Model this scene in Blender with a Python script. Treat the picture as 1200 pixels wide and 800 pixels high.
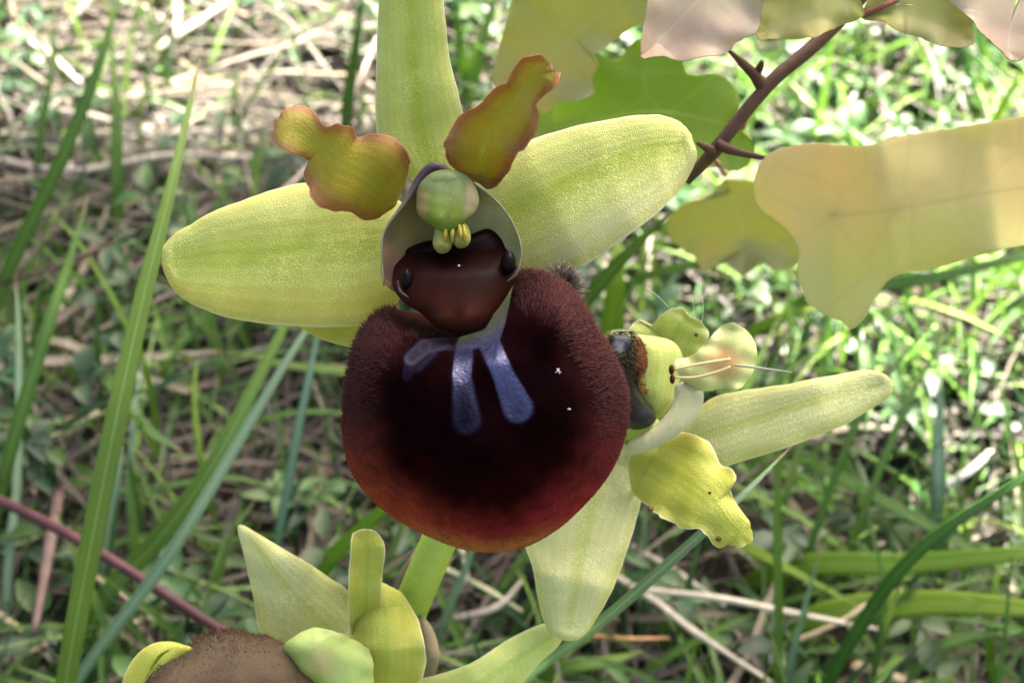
import bpy, math, random
import numpy as np

for o in list(bpy.data.objects):
    bpy.data.objects.remove(o)
random.seed(7)
rng = np.random.default_rng(7)
S = 0.01                       # everything below is written in centimetres
sc = bpy.context.scene
coll = sc.collection

# ------------------------------------------------------------------ camera
DIST, KPX = 9.0, 600.0 / (2.55 / 9.0)      # flower distance (cm), focal length in photo pixels
PITCH = math.radians(45)
FW = np.array([0, math.cos(PITCH), -math.sin(PITCH)])
UP = np.array([0, math.sin(PITCH), math.cos(PITCH)])
RT = np.array([1.0, 0, 0])
FLOWER_H = 6.5
CAM = np.array([0, 0, FLOWER_H]) - DIST * FW
cam = bpy.data.cameras.new('camera')
cam_o = bpy.data.objects.new('camera', cam)
coll.objects.link(cam_o)
cam_o.location = CAM * S
cam_o.rotation_euler = (math.radians(90) - PITCH, 0, 0)
cam.sensor_width = 36
cam.lens = 36 * KPX / 1200
cam.clip_start = 0.002
cam.clip_end = 200
cam.dof.use_dof = True
cam.dof.focus_distance = 8.75 * S
cam.dof.aperture_fstop = 88
sc.camera = cam_o

# ------------------------------------------------------------------ light
SUN_EL, SUN_AZ = math.radians(50), math.radians(28)     # sun stands behind the orchid, to the right
SUN = np.array([math.sin(SUN_AZ) * math.cos(SUN_EL), math.cos(SUN_AZ) * math.cos(SUN_EL), math.sin(SUN_EL)])
w = bpy.data.worlds.new('World')
sc.world = w
w.use_nodes = True
wn = w.node_tree.nodes
sky = wn.new('ShaderNodeTexSky')
sky.sky_type = 'NISHITA'
sky.sun_disc = False
sky.sun_elevation = SUN_EL
sky.sun_rotation = SUN_AZ
sky.air_density = 1.0
sky.dust_density = 8.0
sky.ozone_density = 0.2
wn['Background'].inputs['Strength'].default_value = 0.05
w.node_tree.links.new(sky.outputs[0], wn['Background'].inputs[0])
sun = bpy.data.lights.new('sun', 'SUN')
sun.energy = 5.0
sun.angle = math.radians(0.55)
sun.color = (1.0, 0.94, 0.82)
sun_o = bpy.data.objects.new('sun', sun)
coll.objects.link(sun_o)
sun_o.rotation_euler = (math.radians(90) - SUN_EL, 0, math.pi - SUN_AZ)
sc.view_settings.view_transform = 'Standard'
sc.view_settings.look = 'None'
sc.view_settings.exposure = 3.55
sc.view_settings.gamma = 1
sc.view_settings.use_curve_mapping = False
sc.render.engine = 'CYCLES'
sc.cycles.use_denoising = True
sc.cycles.max_bounces = 8
sc.cycles.transparent_max_bounces = 8
sc.cycles.sample_clamp_indirect = 6


# ------------------------------------------------------------------ helpers
def ray(px, py):
    return FW + RT * ((px - 600) / KPX) - UP * ((py - 400) / KPX)

def PW(px, py, wv=0.0):
    """point in the flower's plane, wv cm in front of it"""
    return CAM + ray(px, py) * (DIST - wv)

def PH(px, py, h):
    """point h cm above the ground"""
    d = ray(px, py)
    return CAM + d * ((CAM[2] - h) / -d[2])

def pxpy(V):
    V = np.asarray(V)
    return 600 + (V - CAM) @ RT / ((V - CAM) @ FW) * KPX, 400 - (V - CAM) @ UP / ((V - CAM) @ FW) * KPX

def PXW(px, d=DIST):
    return px / KPX * d

def catmull(pts, n, closed=False):
    p = np.asarray(pts, float)
    m = len(p)
    if closed:
        idx = lambda i: p[i % m]
        segs = m
    else:
        idx = lambda i: p[i] if 0 <= i < m else (2 * p[0] - p[1] if i < 0 else 2 * p[-1] - p[-2])
        segs = m - 1
    ts = np.linspace(0, segs, n, endpoint=not closed)
    out = []
    for t in ts:
        i = min(int(t), segs - 1)
        f = t - i
        a, b, c, d = idx(i - 1), idx(i), idx(i + 1), idx(i + 2)
        out.append(0.5 * (2 * b + (c - a) * f + (2 * a - 5 * b + 4 * c - d) * f * f + (3 * b - a - 3 * c + d) * f ** 3))
    return np.array(out)

def smooth(a, b, x):
    t = np.clip((x - a) / (b - a), 0, 1)
    return t * t * (3 - 2 * t)

def nrm(v):
    v = np.asarray(v, float)
    return v / max(1e-12, np.linalg.norm(v))

class MB:
    """collects geometry for one mesh object"""
    def __init__(self):
        self.v, self.f, self.c, self.u, self.n, self.nn = [], [], [], [], 0, []
    def add(self, verts, faces, col=None, uv=None, nor=None):
        verts = np.asarray(verts, float).reshape(-1, 3)
        k = len(verts)
        self.v.append(verts)
        for f in faces:
            self.f.append(tuple(int(i) + self.n for i in f))
        if col is None:
            col = (1, 1, 1)
        col = np.asarray(col, float)
        if col.ndim == 1:
            col = np.tile(col[:3], (k, 1))
        self.c.append(col[:, :3])
        self.u.append(np.zeros((k, 2)) if uv is None else np.asarray(uv, float))
        self.n += k
        if nor is not None:
            self.nn.append(nor)
        return self
    def build(self, name, mat, parent=None, origin=None, flat=False):
        V = np.concatenate(self.v)
        Cc = np.concatenate(self.c)
        Uu = np.concatenate(self.u)
        org = V.mean(0) if origin is None else np.asarray(origin, float)
        me = bpy.data.meshes.new(name)
        me.from_pydata(((V - org) * S).tolist(), [], self.f)
        at = me.attributes.new('Col', 'FLOAT_COLOR', 'POINT')
        at.data.foreach_set('color', np.concatenate([Cc, np.ones((len(Cc), 1))], 1).astype(np.float32).ravel())
        at = me.attributes.new('st', 'FLOAT_VECTOR', 'POINT')
        at.data.foreach_set('vector', np.concatenate([Uu, np.zeros((len(Uu), 1))], 1).astype(np.float32).ravel())
        if not flat:
            me.polygons.foreach_set('use_smooth', [True] * len(me.polygons))
        me.materials.append(mat)
        if self.nn and sum(len(x) for x in self.nn) == len(V):
            me.normals_split_custom_set_from_vertices(np.concatenate(self.nn).tolist())
        o = bpy.data.objects.new(name, me)
        coll.objects.link(o)
        o['_wl'] = (org * S).tolist()
        if parent is not None:
            o.parent = parent
            o.location = org * S - np.array(parent['_wl'])
        else:
            o.location = org * S
        return o

def empty(name, loc, parent=None):
    o = bpy.data.objects.new(name, None)
    coll.objects.link(o)
    o.empty_display_size = 0.005
    loc = np.asarray(loc, float) * S
    o['_wl'] = loc.tolist()
    if parent is not None:
        o.parent = parent
        o.location = loc - np.array(parent['_wl'])
    else:
        o.location = loc
    return o

def tag(o, label=None, cat=None, group=None, kind=None):
    for k, v in (('label', label), ('category', cat), ('group', group), ('kind', kind)):
        if v:
            o[k] = v
    return o

# ------------------------------------------------------------------ surface builders
def sheet(mb, outline, spine, depth, cup=0.0, wave=0.0, wk=6, ph=0.0, thick=0.03, n=110, rings=11, jag=0.0, tilt=0.0, lean=0.0, col=None, exp=2.0, P=PW, fold=0.0):
    """a thin organic sheet: outline and spine in photo pixels, depth = cm in front of the flower plane along the spine"""
    out = catmull(outline, n, True)
    if jag:
        j = np.zeros(n)
        for k in range(3):
            j += np.interp(np.arange(n), np.linspace(0, n, n // (2 + k)), rng.normal(0, 1, n // (2 + k)))
        dirs = out - np.mean(out, 0)
        out = out + dirs / np.linalg.norm(dirs, axis=1)[:, None] * (j * jag)[:, None]
    sp = catmull(spine, 40)
    dw = np.interp(np.linspace(0, 1, 40), np.linspace(0, 1, len(depth)), depth)
    tgt, tt, side = [], [], []
    tang = np.gradient(sp, axis=0)
    for q in out:
        best = None
        for i in range(39):
            e = sp[i + 1] - sp[i]
            f = min(1, max(0, ((q - sp[i]) @ e) / (e @ e)))
            c_ = sp[i] + f * e
            d = (q - c_) @ (q - c_)
            if best is None or d < best[0]:
                best = (d, c_, (i + f) / 39, i)
        tgt.append(best[1]); tt.append(best[2])
        tg, dq = tang[best[3]], q - best[1]
        side.append(1 if tg[0] * dq[1] - tg[1] * dq[0] > 0 else -1)
    tgt, tt, side = np.array(tgt), np.array(tt), np.array(side)
    for _ in range(2):
        tgt = (np.roll(tgt, 1, 0) + 2 * tgt + np.roll(tgt, -1, 0)) / 4
    rs = np.linspace(0.0, 1, rings) ** 0.9
    size = np.ptp(out, axis=0).max()
    th = ph * 1.7
    cy0 = out[:, 1].mean()
    k1 = np.array((math.cos(th), math.sin(th))) * wk * 2.6 / size
    k2 = np.array((math.cos(th + 1.9), math.sin(th + 1.9))) * wk * 4.1 / size
    P3, UV = [], []
    for r in rs:
        q = tgt + (out - tgt) * r
        for k in range(n):
            wv = np.interp(tt[k], np.linspace(0, 1, 40), dw) + cup * r ** exp + wave * (0.15 + 0.85 * r ** 2) * (math.sin(k1 @ q[k] + ph) + 0.5 * math.sin(k2 @ q[k] + 2 * ph)) \
                - fold * (1 - r) ** 3 - lean * (q[k][1] - cy0) * 0.00425
            P3.append(P(q[k][0], q[k][1], wv))
            UV.append((tt[k], 0.5 + 0.5 * side[k] * r))
    P3, UV = np.array(P3), np.array(UV)
    faces = []
    for i in range(rings - 1):
        for k in range(n):
            k2_ = (k + 1) % n
            faces.append((i * n + k, (i + 1) * n + k, (i + 1) * n + k2_, i * n + k2_))
    G = P3.reshape(rings, n, 3)
    du = np.roll(G, -1, 1) - np.roll(G, 1, 1)
    dr = np.gradient(G, axis=0)
    N = np.cross(dr, du)
    N /= np.maximum(1e-9, np.linalg.norm(N, axis=2))[:, :, None]
    sgn = np.sign((N @ -FW).mean()) or 1
    N *= sgn
    # one smooth surface across the spine
    h = min(3, rings - 1)
    D = np.linalg.norm(tgt[:, None] - tgt[None], axis=2)
    wts = np.exp(-(D / (0.05 * size)) ** 2)
    N0 = wts @ N[h]
    N0 /= np.linalg.norm(N0, axis=1)[:, None]
    for i in range(h):
        f = i / h
        N[i] = N0 * (1 - f) + N[h] * f
        N[i] /= np.linalg.norm(N[i], axis=1)[:, None]
    edge = (1 - np.array(rs) ** 4 * 0.8)[:, None, None]
    F_ = (G + N * thick / 2 * edge).reshape(-1, 3)
    B_ = (G - N * thick / 2 * edge).reshape(-1, 3)
    m = len(F_)
    fc = [f if sgn > 0 else f[::-1] for f in faces]
    bc = [tuple(i + m for i in f[::-1]) for f in fc]
    last = (rings - 1) * n
    rim = [(last + k, last + (k + 1) % n, last + (k + 1) % n + m, last + k + m) for k in range(n)]
    outd = out - tgt
    outd = outd / np.maximum(1e-6, np.linalg.norm(outd, axis=1))[:, None]
    O3 = outd[:, :1] * RT - outd[:, 1:] * UP
    Nf, Nb = N.copy(), -N
    for arr in (Nf, Nb):
        arr[-1] = arr[-1] + 0.15 * O3
        arr[-1] /= np.linalg.norm(arr[-1], axis=1)[:, None]
    mb.add(np.concatenate([F_, B_]), fc + bc + rim, col, np.concatenate([UV, UV]), np.concatenate([Nf.reshape(-1, 3), Nb.reshape(-1, 3)]))
    return G

def tube(mb, pts, radii, sides=8, n=None, col=None, flat=1.0, close=True):
    p = np.asarray(pts, float)
    n = n or max(6, len(p) * 5)
    q = catmull(p, n)
    r = np.interp(np.linspace(0, 1, n), np.linspace(0, 1, len(radii)), radii)
    t = np.gradient(q, axis=0)
    ref = np.array([0.13, 0.21, 0.97])
    V, UV = [], []
    for i in range(n):
        a = nrm(t[i])
        if i == 0:
            b = nrm(np.cross(a, ref if abs(a @ nrm(ref)) < 0.9 else np.array([1.0, 0, 0])))
        else:
            b = nrm(b - a * (b @ a))
        c = np.cross(a, b)
        for k in range(sides):
            th = 2 * math.pi * k / sides
            V.append(q[i] + (b * math.cos(th) + c * math.sin(th) * flat) * r[i])
            UV.append((i / (n - 1), k / sides))
    F = []
    for i in range(n - 1):
        for k in range(sides):
            k2 = (k + 1) % sides
            F.append((i * sides + k, i * sides + k2, (i + 1) * sides + k2, (i + 1) * sides + k))
    if close:
        F.append(tuple(range(sides))[::-1])
        F.append(tuple(range((n - 1) * sides, n * sides)))
    mb.add(V, F, col, UV)

def blade(mb, pts, width, twist=0.0, fold=0.25, n=26, tipw=0.03, col=None, basew=0.75, face=None):
    """a grass blade with a keeled lens-shaped section"""
    q = catmull(pts, n)
    t = np.gradient(q, axis=0)
    V, UV, F = [], [], []
    xs = np.array([-1, -0.55, 0, 0.55, 1])
    for i in range(n):
        s = i / (n - 1)
        a = nrm(t[i])
        view = nrm(CAM - q[i]) if face is None else face
        b = nrm(np.cross(a, view))
        c = nrm(np.cross(b, a))
        th = twist * (s - 0.4)
        b, c = b * math.cos(th) + c * math.sin(th), c * math.cos(th) - b * math.sin(th)
        wd = width / 2 * (tipw + (1 - tipw) * min(1, (basew + (1 - basew) * min(1, s * 3))) * (1 - max(0, (s - 0.3) / 0.7) ** 1.8))
        for top in (1, -1):
            for x in xs:
                z = fold * wd * abs(x) + top * wd * 0.10 * (1 - abs(x) ** 2 * 0.9)
                V.append(q[i] + b * x * wd + c * z)
                UV.append((s, 0.5 + 0.5 * x))
    for i in range(n - 1):
        o, p = i * 10, (i + 1) * 10
        for k in range(4):
            F.append((o + k, o + k + 1, p + k + 1, p + k))
            F.append((o + 5 + k, p + 5 + k, p + 6 + k, o + 6 + k))
        F.append((o, p, p + 5, o + 5))
        F.append((o + 4, o + 9, p + 9, p + 4))
    F.append((0, 5, 6, 7, 8, 9, 4, 3, 2, 1))
    mb.add(V, F, col, UV)

def ellipsoid(mb, centre, axes, radii, nu=20, nv=12, col=None, colfn=None, power=1.0):
    V, F, UV = [], [], []
    for j in range(nv + 1):
        v = math.pi * j / nv
        for i in range(nu):
            u = 2 * math.pi * i / nu
            d = (math.sin(v) * math.cos(u), math.sin(v) * math.sin(u), math.cos(v))
            V.append(np.asarray(centre) + sum(axes[k] * radii[k] * (abs(d[k]) ** power) * (1 if d[k] > 0 else -1) for k in range(3)))
            UV.append((d[0] * 0.5 + 0.5, d[1] * 0.5 + 0.5))
    for j in range(nv):
        for i in range(nu):
            i2 = (i + 1) % nu
            F.append((j * nu + i, (j + 1) * nu + i, (j + 1) * nu + i2, j * nu + i2))
    V = np.array(V)
    cc = col if colfn is None else np.array([colfn(u, v) for u, v in UV])
    mb.add(V, F, cc, UV)

def hairs(mb, roots, dirs, lens, rad, cols, bend=0.35):
    for p, d, L, c in zip(roots, dirs, lens, cols):
        d = nrm(d)
        a = nrm(np.cross(d, (0.3, 0.5, 0.8)))
        b = np.cross(d, a)
        k = nrm(rng.normal(size=3)) * L * bend * rng.uniform(0, 1)
        mid, tip = p + d * L * 0.55 + k * 0.3, p + d * L + k
        V = []
        for cen, r in ((p, rad), (mid, rad * 0.75)):
            for q in range(3):
                th = q * 2.0944
                V.append(cen + (a * math.cos(th) + b * math.sin(th)) * r)
        V.append(tip)
        c = np.asarray(c)
        cc = np.array([c * 0.7] * 3 + [c] * 3 + [np.minimum(1, c * 1.25)])
        mb.add(V, [(0, 1, 4, 3), (1, 2, 5, 4), (2, 0, 3, 5), (3, 4, 6), (4, 5, 6), (5, 3, 6)], cc)

# ------------------------------------------------------------------ materials
def new_mat(name):
    m = bpy.data.materials.new(name)
    m.use_nodes = True
    nt = m.node_tree
    return m, nt, nt.nodes['Principled BSDF'], nt.nodes['Material Output']

def nd(nt, t, **kw):
    n = nt.nodes.new(t)
    for k, v in kw.items():
        setattr(n, k, v)
    return n

def mixc(nt, fac, a, b, blend='MIX'):
    n = nd(nt, 'ShaderNodeMix', data_type='RGBA', blend_type=blend)
    for i, x in ((0, fac), (6, a), (7, b)):
        if hasattr(x, 'links'):
            nt.links.new(x, n.inputs[i])
        else:
            n.inputs[i].default_value = x if i == 0 else (*x, 1)
    return n.outputs[2]

def noise(nt, scale, detail=3, rough=0.5, coord=None, dist=0.0):
    n = nd(nt, 'ShaderNodeTexNoise')
    n.inputs['Scale'].default_value = scale
    n.inputs['Detail'].default_value = detail
    n.inputs['Roughness'].default_value = rough
    n.inputs['Distortion'].default_value = dist
    if coord is not None:
        nt.links.new(coord, n.inputs['Vector'])
    return n.outputs['Fac']

def ramp(nt, x, stops, interp='EASE'):
    n = nd(nt, 'ShaderNodeValToRGB')
    n.color_ramp.interpolation = interp
    e = n.color_ramp.elements
    while len(e) < len(stops):
        e.new(0.5)
    for el, (p, c) in zip(e, stops):
        el.position = p
        el.color = (*c, 1) if len(c) == 3 else c
    nt.links.new(x, n.inputs[0])
    return n.outputs[0]

def rampf(nt, x, a, b, lo=0.0, hi=1.0):
    n = nd(nt, 'ShaderNodeMapRange', interpolation_type='SMOOTHSTEP')
    nt.links.new(x, n.inputs[0])
    for i, v in enumerate((a, b, lo, hi)):
        n.inputs[i + 1].default_value = v
    return n.outputs[0]

def thin(nt, p, outp, colour, trans, tint=None):
    """share the light between reflection and transmission, as a leaf or petal does"""
    tr = nd(nt, 'ShaderNodeBsdfTranslucent')
    if tint is None:
        nt.links.new(colour, tr.inputs[0])
    else:
        nt.links.new(mixc(nt, 1.0, colour, tint, 'MULTIPLY'), tr.inputs[0])
    mx = nd(nt, 'ShaderNodeMixShader')
    mx.inputs[0].default_value = trans
    nt.links.new(p.outputs[0], mx.inputs[1])
    nt.links.new(tr.outputs[0], mx.inputs[2])
    nt.links.new(mx.outputs[0], outp.inputs[0])

def st(nt):
    a = nd(nt, 'ShaderNodeAttribute', attribute_name='st')
    s = nd(nt, 'ShaderNodeSeparateXYZ')
    nt.links.new(a.outputs['Vector'], s.inputs[0])
    return a.outputs['Vector'], s.outputs[0], s.outputs[1]

def petal_mat(name, field, mid, margin, tip=None, speck=0.5, rough=0.42, trans=0.3, mid_w=0.14, margin_at=0.8, side2=None, side1=None, edge=None, cell=15000):
    m, nt, p, out = new_mat(name)
    vec, t, v = st(nt)
    obj = nd(nt, 'ShaderNodeTexCoord').outputs['Object']
    n1 = noise(nt, 260, 4, 0.6, obj)
    n2 = noise(nt, 900, 3, 0.6, obj)
    # across the sheet: v runs 0 (one margin) .. 0.5 (midrib) .. 1 (other margin)
    absr = nd(nt, 'ShaderNodeMath', operation='MULTIPLY_ADD')
    nt.links.new(v, absr.inputs[0]); absr.inputs[1].default_value = 2; absr.inputs[2].default_value = -1
    ab = nd(nt, 'ShaderNodeMath', operation='ABSOLUTE')
    nt.links.new(absr.outputs[0], ab.inputs[0])
    ad = nd(nt, 'ShaderNodeMath', operation='MULTIPLY_ADD')
    nt.links.new(n1, ad.inputs[0]); ad.inputs[1].default_value = 0.35; nt.links.new(ab.outputs[0], ad.inputs[2])
    r = ad.outputs[0]
    c = mixc(nt, rampf(nt, r, 0.1 + 0.05, 0.15 + mid_w * 2), mid, field)
    if side2 is not None:
        c = mixc(nt, rampf(nt, v, 0.62, 0.95), c, side2)
    if side1 is not None:
        c = mixc(nt, rampf(nt, v, 0.05, 0.36, 1, 0), c, side1)
    c = mixc(nt, rampf(nt, r, margin_at + 0.05, 1.16), c, margin)
    if tip is not None:
        c = mixc(nt, rampf(nt, t, 0.72, 1.0), c, tip)
    # veins running along the sheet
    wv = nd(nt, 'ShaderNodeTexWave', wave_type='BANDS', bands_direction='Y')
    nt.links.new(vec, wv.inputs['Vector'])
    wv.inputs['Scale'].default_value = 3.2
    wv.inputs['Distortion'].default_value = 2.2
    wv.inputs['Detail'].default_value = 2
    c = mixc(nt, rampf(nt, wv.outputs['Fac'], 0.62, 1.0, 0, 0.22), c, mid)
    c = mixc(nt, rampf(nt, n2, 0.35, 0.75, 0, 0.22), c, tuple(min(1, x * 1.35 + 0.03) for x in field))
    # glistening cells
    vo = nd(nt, 'ShaderNodeTexVoronoi')
    nt.links.new(obj, vo.inputs['Vector'])
    vo.inputs['Scale'].default_value = cell
    n3 = noise(nt, 420, 3, 0.6, obj)
    sp = nd(nt, 'ShaderNodeMath', operation='MULTIPLY')
    nt.links.new(rampf(nt, vo.outputs['Color'], 0.45, 0.95, 0, speck), sp.inputs[0])
    nt.links.new(rampf(nt, n3, 0.30, 0.68), sp.inputs[1])
    c = mixc(nt, sp.outputs[0], c, tuple(min(0.95, x * 1.35 + 0.12) for x in field))
    if edge is not None:
        c = mixc(nt, rampf(nt, ab.outputs[0], 0.955, 0.99), c, edge)
    nt.links.new(c, p.inputs['Base Color'])
    bp = nd(nt, 'ShaderNodeBump')
    bp.inputs['Strength'].default_value = 0.6
    bp.inputs['Distance'].default_value = 0.00005
    nt.links.new(vo.outputs['Distance'], bp.inputs['Height'])
    bp2 = nd(nt, 'ShaderNodeBump')
    bp2.inputs['Strength'].default_value = 0.3
    bp2.inputs['Distance'].default_value = 0.0002
    nt.links.new(n1, bp2.inputs['Height'])
    nt.links.new(bp.outputs[0], bp2.inputs['Normal'])
    bp3 = nd(nt, 'ShaderNodeBump')
    bp3.inputs['Strength'].default_value = 0.10
    bp3.inputs['Distance'].default_value = 0.0001
    nt.links.new(wv.outputs['Fac'], bp3.inputs['Height'])
    nt.links.new(bp2.outputs[0], bp3.inputs['Normal'])
    nt.links.new(bp3.outputs[0], p.inputs['Normal'])
    p.inputs['Roughness'].default_value = rough
    p.inputs['Specular IOR Level'].default_value = 0.45
    thin(nt, p, out, c, trans)
    return m

def attr_mat(name, rough=0.6, trans=0.0, spec=0.3, vary=0.25, scale=500, coat=0.0, sheen=0.0, bump=0.0, bscale=2500):
    m, nt, p, out = new_mat(name)
    a = nd(nt, 'ShaderNodeAttribute', attribute_name='Col')
    obj = nd(nt, 'ShaderNodeTexCoord').outputs['Object']
    n1 = noise(nt, scale, 4, 0.6, obj)
    c = mixc(nt, rampf(nt, n1, 0.3, 0.75, 0, vary), a.outputs['Color'], (0.0, 0.0, 0.0))
    nt.links.new(c, p.inputs['Base Color'])
    p.inputs['Roughness'].default_value = rough
    p.inputs['Specular IOR Level'].default_value = spec
    p.inputs['Coat Weight'].default_value = coat
    p.inputs['Coat Roughness'].default_value = 0.12
    p.inputs['Sheen Weight'].default_value = sheen
    if bump:
        bp = nd(nt, 'ShaderNodeBump')
        bp.inputs['Strength'].default_value = bump
        bp.inputs['Distance'].default_value = 0.0001
        nt.links.new(noise(nt, bscale, 3, 0.6, obj), bp.inputs['Height'])
        nt.links.new(bp.outputs[0], p.inputs['Normal'])
    if trans:
        thin(nt, p, out, c, trans)
    return m

def grass_mat(name, c1, c2, rib, trans=0.3, rough=0.4, ribw=0.05, tip=None):
    m, nt, p, out = new_mat(name)
    vec, t, v = st(nt)
    obj = nd(nt, 'ShaderNodeTexCoord').outputs['Object']
    n1 = noise(nt, 150, 4, 0.65, obj)
    c = mixc(nt, rampf(nt, n1, 0.3, 0.7), c1, c2)
    oi = nd(nt, 'ShaderNodeObjectInfo').outputs['Random']
    c = mixc(nt, rampf(nt, oi, 0.1, 1.0, 0, 0.4), c, tuple(min(1, x * k) for x, k in zip(c2, (1.9, 1.35, 1.0))))
    spots = noise(nt, 900, 4, 0.7, obj)
    c = mixc(nt, rampf(nt, spots, 0.62, 0.74, 0, 0.55), c, (0.30, 0.26, 0.10))
    # fine ribs along the blade
    sn = nd(nt, 'ShaderNodeMath', operation='SINE')
    ml = nd(nt, 'ShaderNodeMath', operation='MULTIPLY')
    nt.links.new(v, ml.inputs[0]); ml.inputs[1].default_value = 75
    nt.links.new(ml.outputs[0], sn.inputs[0])
    c = mixc(nt, rampf(nt, sn.outputs[0], 0.1, 1.0, 0, 0.28), c, tuple(x * 0.6 for x in c1))
    d = nd(nt, 'ShaderNodeMath', operation='SUBTRACT')
    nt.links.new(v, d.inputs[0]); d.inputs[1].default_value = 0.5
    ab = nd(nt, 'ShaderNodeMath', operation='ABSOLUTE')
    nt.links.new(d.outputs[0], ab.inputs[0])
    c = mixc(nt, rampf(nt, ab.outputs[0], ribw * 0.5, ribw, 0.75, 0.0), c, rib)
    c = mixc(nt, rampf(nt, t, 0.82 if tip else 0.90, 0.97), c, tip or (0.34, 0.28, 0.12))
    nt.links.new(c, p.inputs['Base Color'])
    bp = nd(nt, 'ShaderNodeBump')
    bp.inputs['Strength'].default_value = 0.4
    bp.inputs['Distance'].default_value = 0.00006
    nt.links.new(sn.outputs[0], bp.inputs['Height'])
    nt.links.new(bp.outputs[0], p.inputs['Normal'])
    p.inputs['Roughness'].default_value = rough
    p.inputs['Specular IOR Level'].default_value = 0.4
    thin(nt, p, out, c, trans)
    return m

M = {}
M['sepal'] = petal_mat('sepal_yellow_green', (0.51, 0.54, 0.14), (0.38, 0.45, 0.045), (0.54, 0.52, 0.20), speck=0.75, mid_w=0.2, side2=(0.58, 0.57, 0.30), edge=(0.66, 0.66, 0.40))
M['sepal_left'] = petal_mat('sepal_left_green', (0.43, 0.47, 0.09), (0.33, 0.40, 0.035), (0.50, 0.47, 0.10), speck=0.6, mid_w=0.22, side1=(0.55, 0.47, 0.07), side2=(0.36, 0.40, 0.10), edge=(0.60, 0.58, 0.25))
M['sepal_top'] = petal_mat('sepal_top_green', (0.44, 0.50, 0.11), (0.33, 0.42, 0.035), (0.46, 0.48, 0.18), speck=0.45, mid_w=0.2, edge=(0.60, 0.62, 0.34))
M['sepal_pale'] = petal_mat('sepal_pale_green', (0.56, 0.57, 0.24), (0.46, 0.50, 0.12), (0.55, 0.55, 0.15), speck=0.6, edge=(0.68, 0.68, 0.40))
M['petal_main'] = petal_mat('petal_olive_russet', (0.36, 0.30, 0.025), (0.34, 0.34, 0.02), (0.33, 0.12, 0.055), speck=0.12, margin_at=0.62,
                            trans=0.42, mid_w=0.2, edge=(0.50, 0.26, 0.12), rough=0.45)
M['petal_yellow'] = petal_mat('petal_yellow_green', (0.44, 0.46, 0.055), (0.36, 0.42, 0.035), (0.54, 0.52, 0.10), speck=0.3, edge=(0.8, 0.78, 0.45), trans=0.3)
M['petal_pale'] = petal_mat('petal_pale_green', (0.52, 0.60, 0.16), (0.42, 0.53, 0.08), (0.62, 0.66, 0.27), speck=0.3, edge=(0.8, 0.8, 0.5), trans=0.3)
M['hood'] = petal_mat('cavity_wall', (0.34, 0.33, 0.19), (0.42, 0.43, 0.22), (0.27, 0.22, 0.16), speck=0.05, rough=0.4, trans=0.25)
M['collar'] = petal_mat('collar_white', (0.60, 0.60, 0.36), (0.55, 0.58, 0.26), (0.64, 0.63, 0.45), speck=0.3, trans=0.35)
M['stem'] = petal_mat('orchid_stem', (0.34, 0.46, 0.05), (0.38, 0.50, 0.07), (0.34, 0.46, 0.05), speck=0.2, trans=0.12)
M['lip'] = attr_mat('lip_velvet', rough=0.6, spec=0.1, vary=0.6, scale=260, sheen=0.0, bump=0.5, bscale=5200)
def lip_mat():
    m, nt, p, out = new_mat('lip_velvet_and_speculum')
    a = nd(nt, 'ShaderNodeAttribute', attribute_name='Col')
    sp = nd(nt, 'ShaderNodeSeparateColor')
    nt.links.new(a.outputs['Color'], sp.inputs[0])
    obj = nd(nt, 'ShaderNodeTexCoord').outputs['Object']
    c = mixc(nt, rampf(nt, noise(nt, 1300, 4, 0.65, obj), 0.35, 0.7, 0, 0.45), a.outputs['Color'], (0, 0, 0))
    nt.links.new(c, p.inputs['Base Color'])
    dif = nd(nt, 'ShaderNodeMath', operation='SUBTRACT')
    nt.links.new(sp.outputs[2], dif.inputs[0])
    hf = nd(nt, 'ShaderNodeMath', operation='MULTIPLY'); nt.links.new(sp.outputs[0], hf.inputs[0]); hf.inputs[1].default_value = 0.6
    nt.links.new(hf.outputs[0], dif.inputs[1])
    nt.links.new(rampf(nt, dif.outputs[0], 0.003, 0.035, 0.010, 0.65), p.inputs['Specular IOR Level'])
    nt.links.new(rampf(nt, dif.outputs[0], 0.003, 0.03, 0.75, 0.25), p.inputs['Roughness'])
    p.inputs['Specular Tint'].default_value = (0.58, 0.64, 1.0, 1)
    bp = nd(nt, 'ShaderNodeBump'); bp.inputs['Strength'].default_value = 0.6; bp.inputs['Distance'].default_value = 0.0001
    nt.links.new(noise(nt, 5600, 3, 0.6, obj), bp.inputs['Height']); nt.links.new(bp.outputs[0], p.inputs['Normal'])
    return m
M['specular'] = M['lip_main'] = lip_mat()
M['hair'] = attr_mat('lip_hair', rough=0.6, spec=0.08, vary=0.0, trans=0.1)
M['gloss'] = attr_mat('glossy_flesh', rough=0.40, spec=0.16, vary=0.2, scale=500, coat=0.0, bump=0.25, bscale=900)
M['bead'] = attr_mat('glossy_bead', rough=0.3, spec=0.06, vary=0.1, coat=0.0, bump=0.3, bscale=900)
M['flesh'] = attr_mat('soft_flesh', rough=0.38, spec=0.4, vary=0.12, scale=700, trans=0.15, bump=0.3)
M['tissue'] = attr_mat('moist_tissue', rough=0.32, spec=0.2, vary=0.35, scale=380, trans=0.45, bump=0.4, bscale=1400)
M['stuff_leaf'] = attr_mat('ground_leaf', rough=0.45, spec=0.35, vary=0.3, scale=300, trans=0.28)
M['straw'] = attr_mat('dry_straw', rough=0.55, spec=0.3, vary=0.35, scale=350, trans=0.08)
M['bark'] = attr_mat('hawthorn_bark', rough=0.6, spec=0.3, vary=0.5, scale=500, bump=0.8, bscale=900)
M['crumb'] = attr_mat('soil_crumb', rough=0.9, spec=0.1, vary=0.4, scale=700, bump=0.8, bscale=900)
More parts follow.
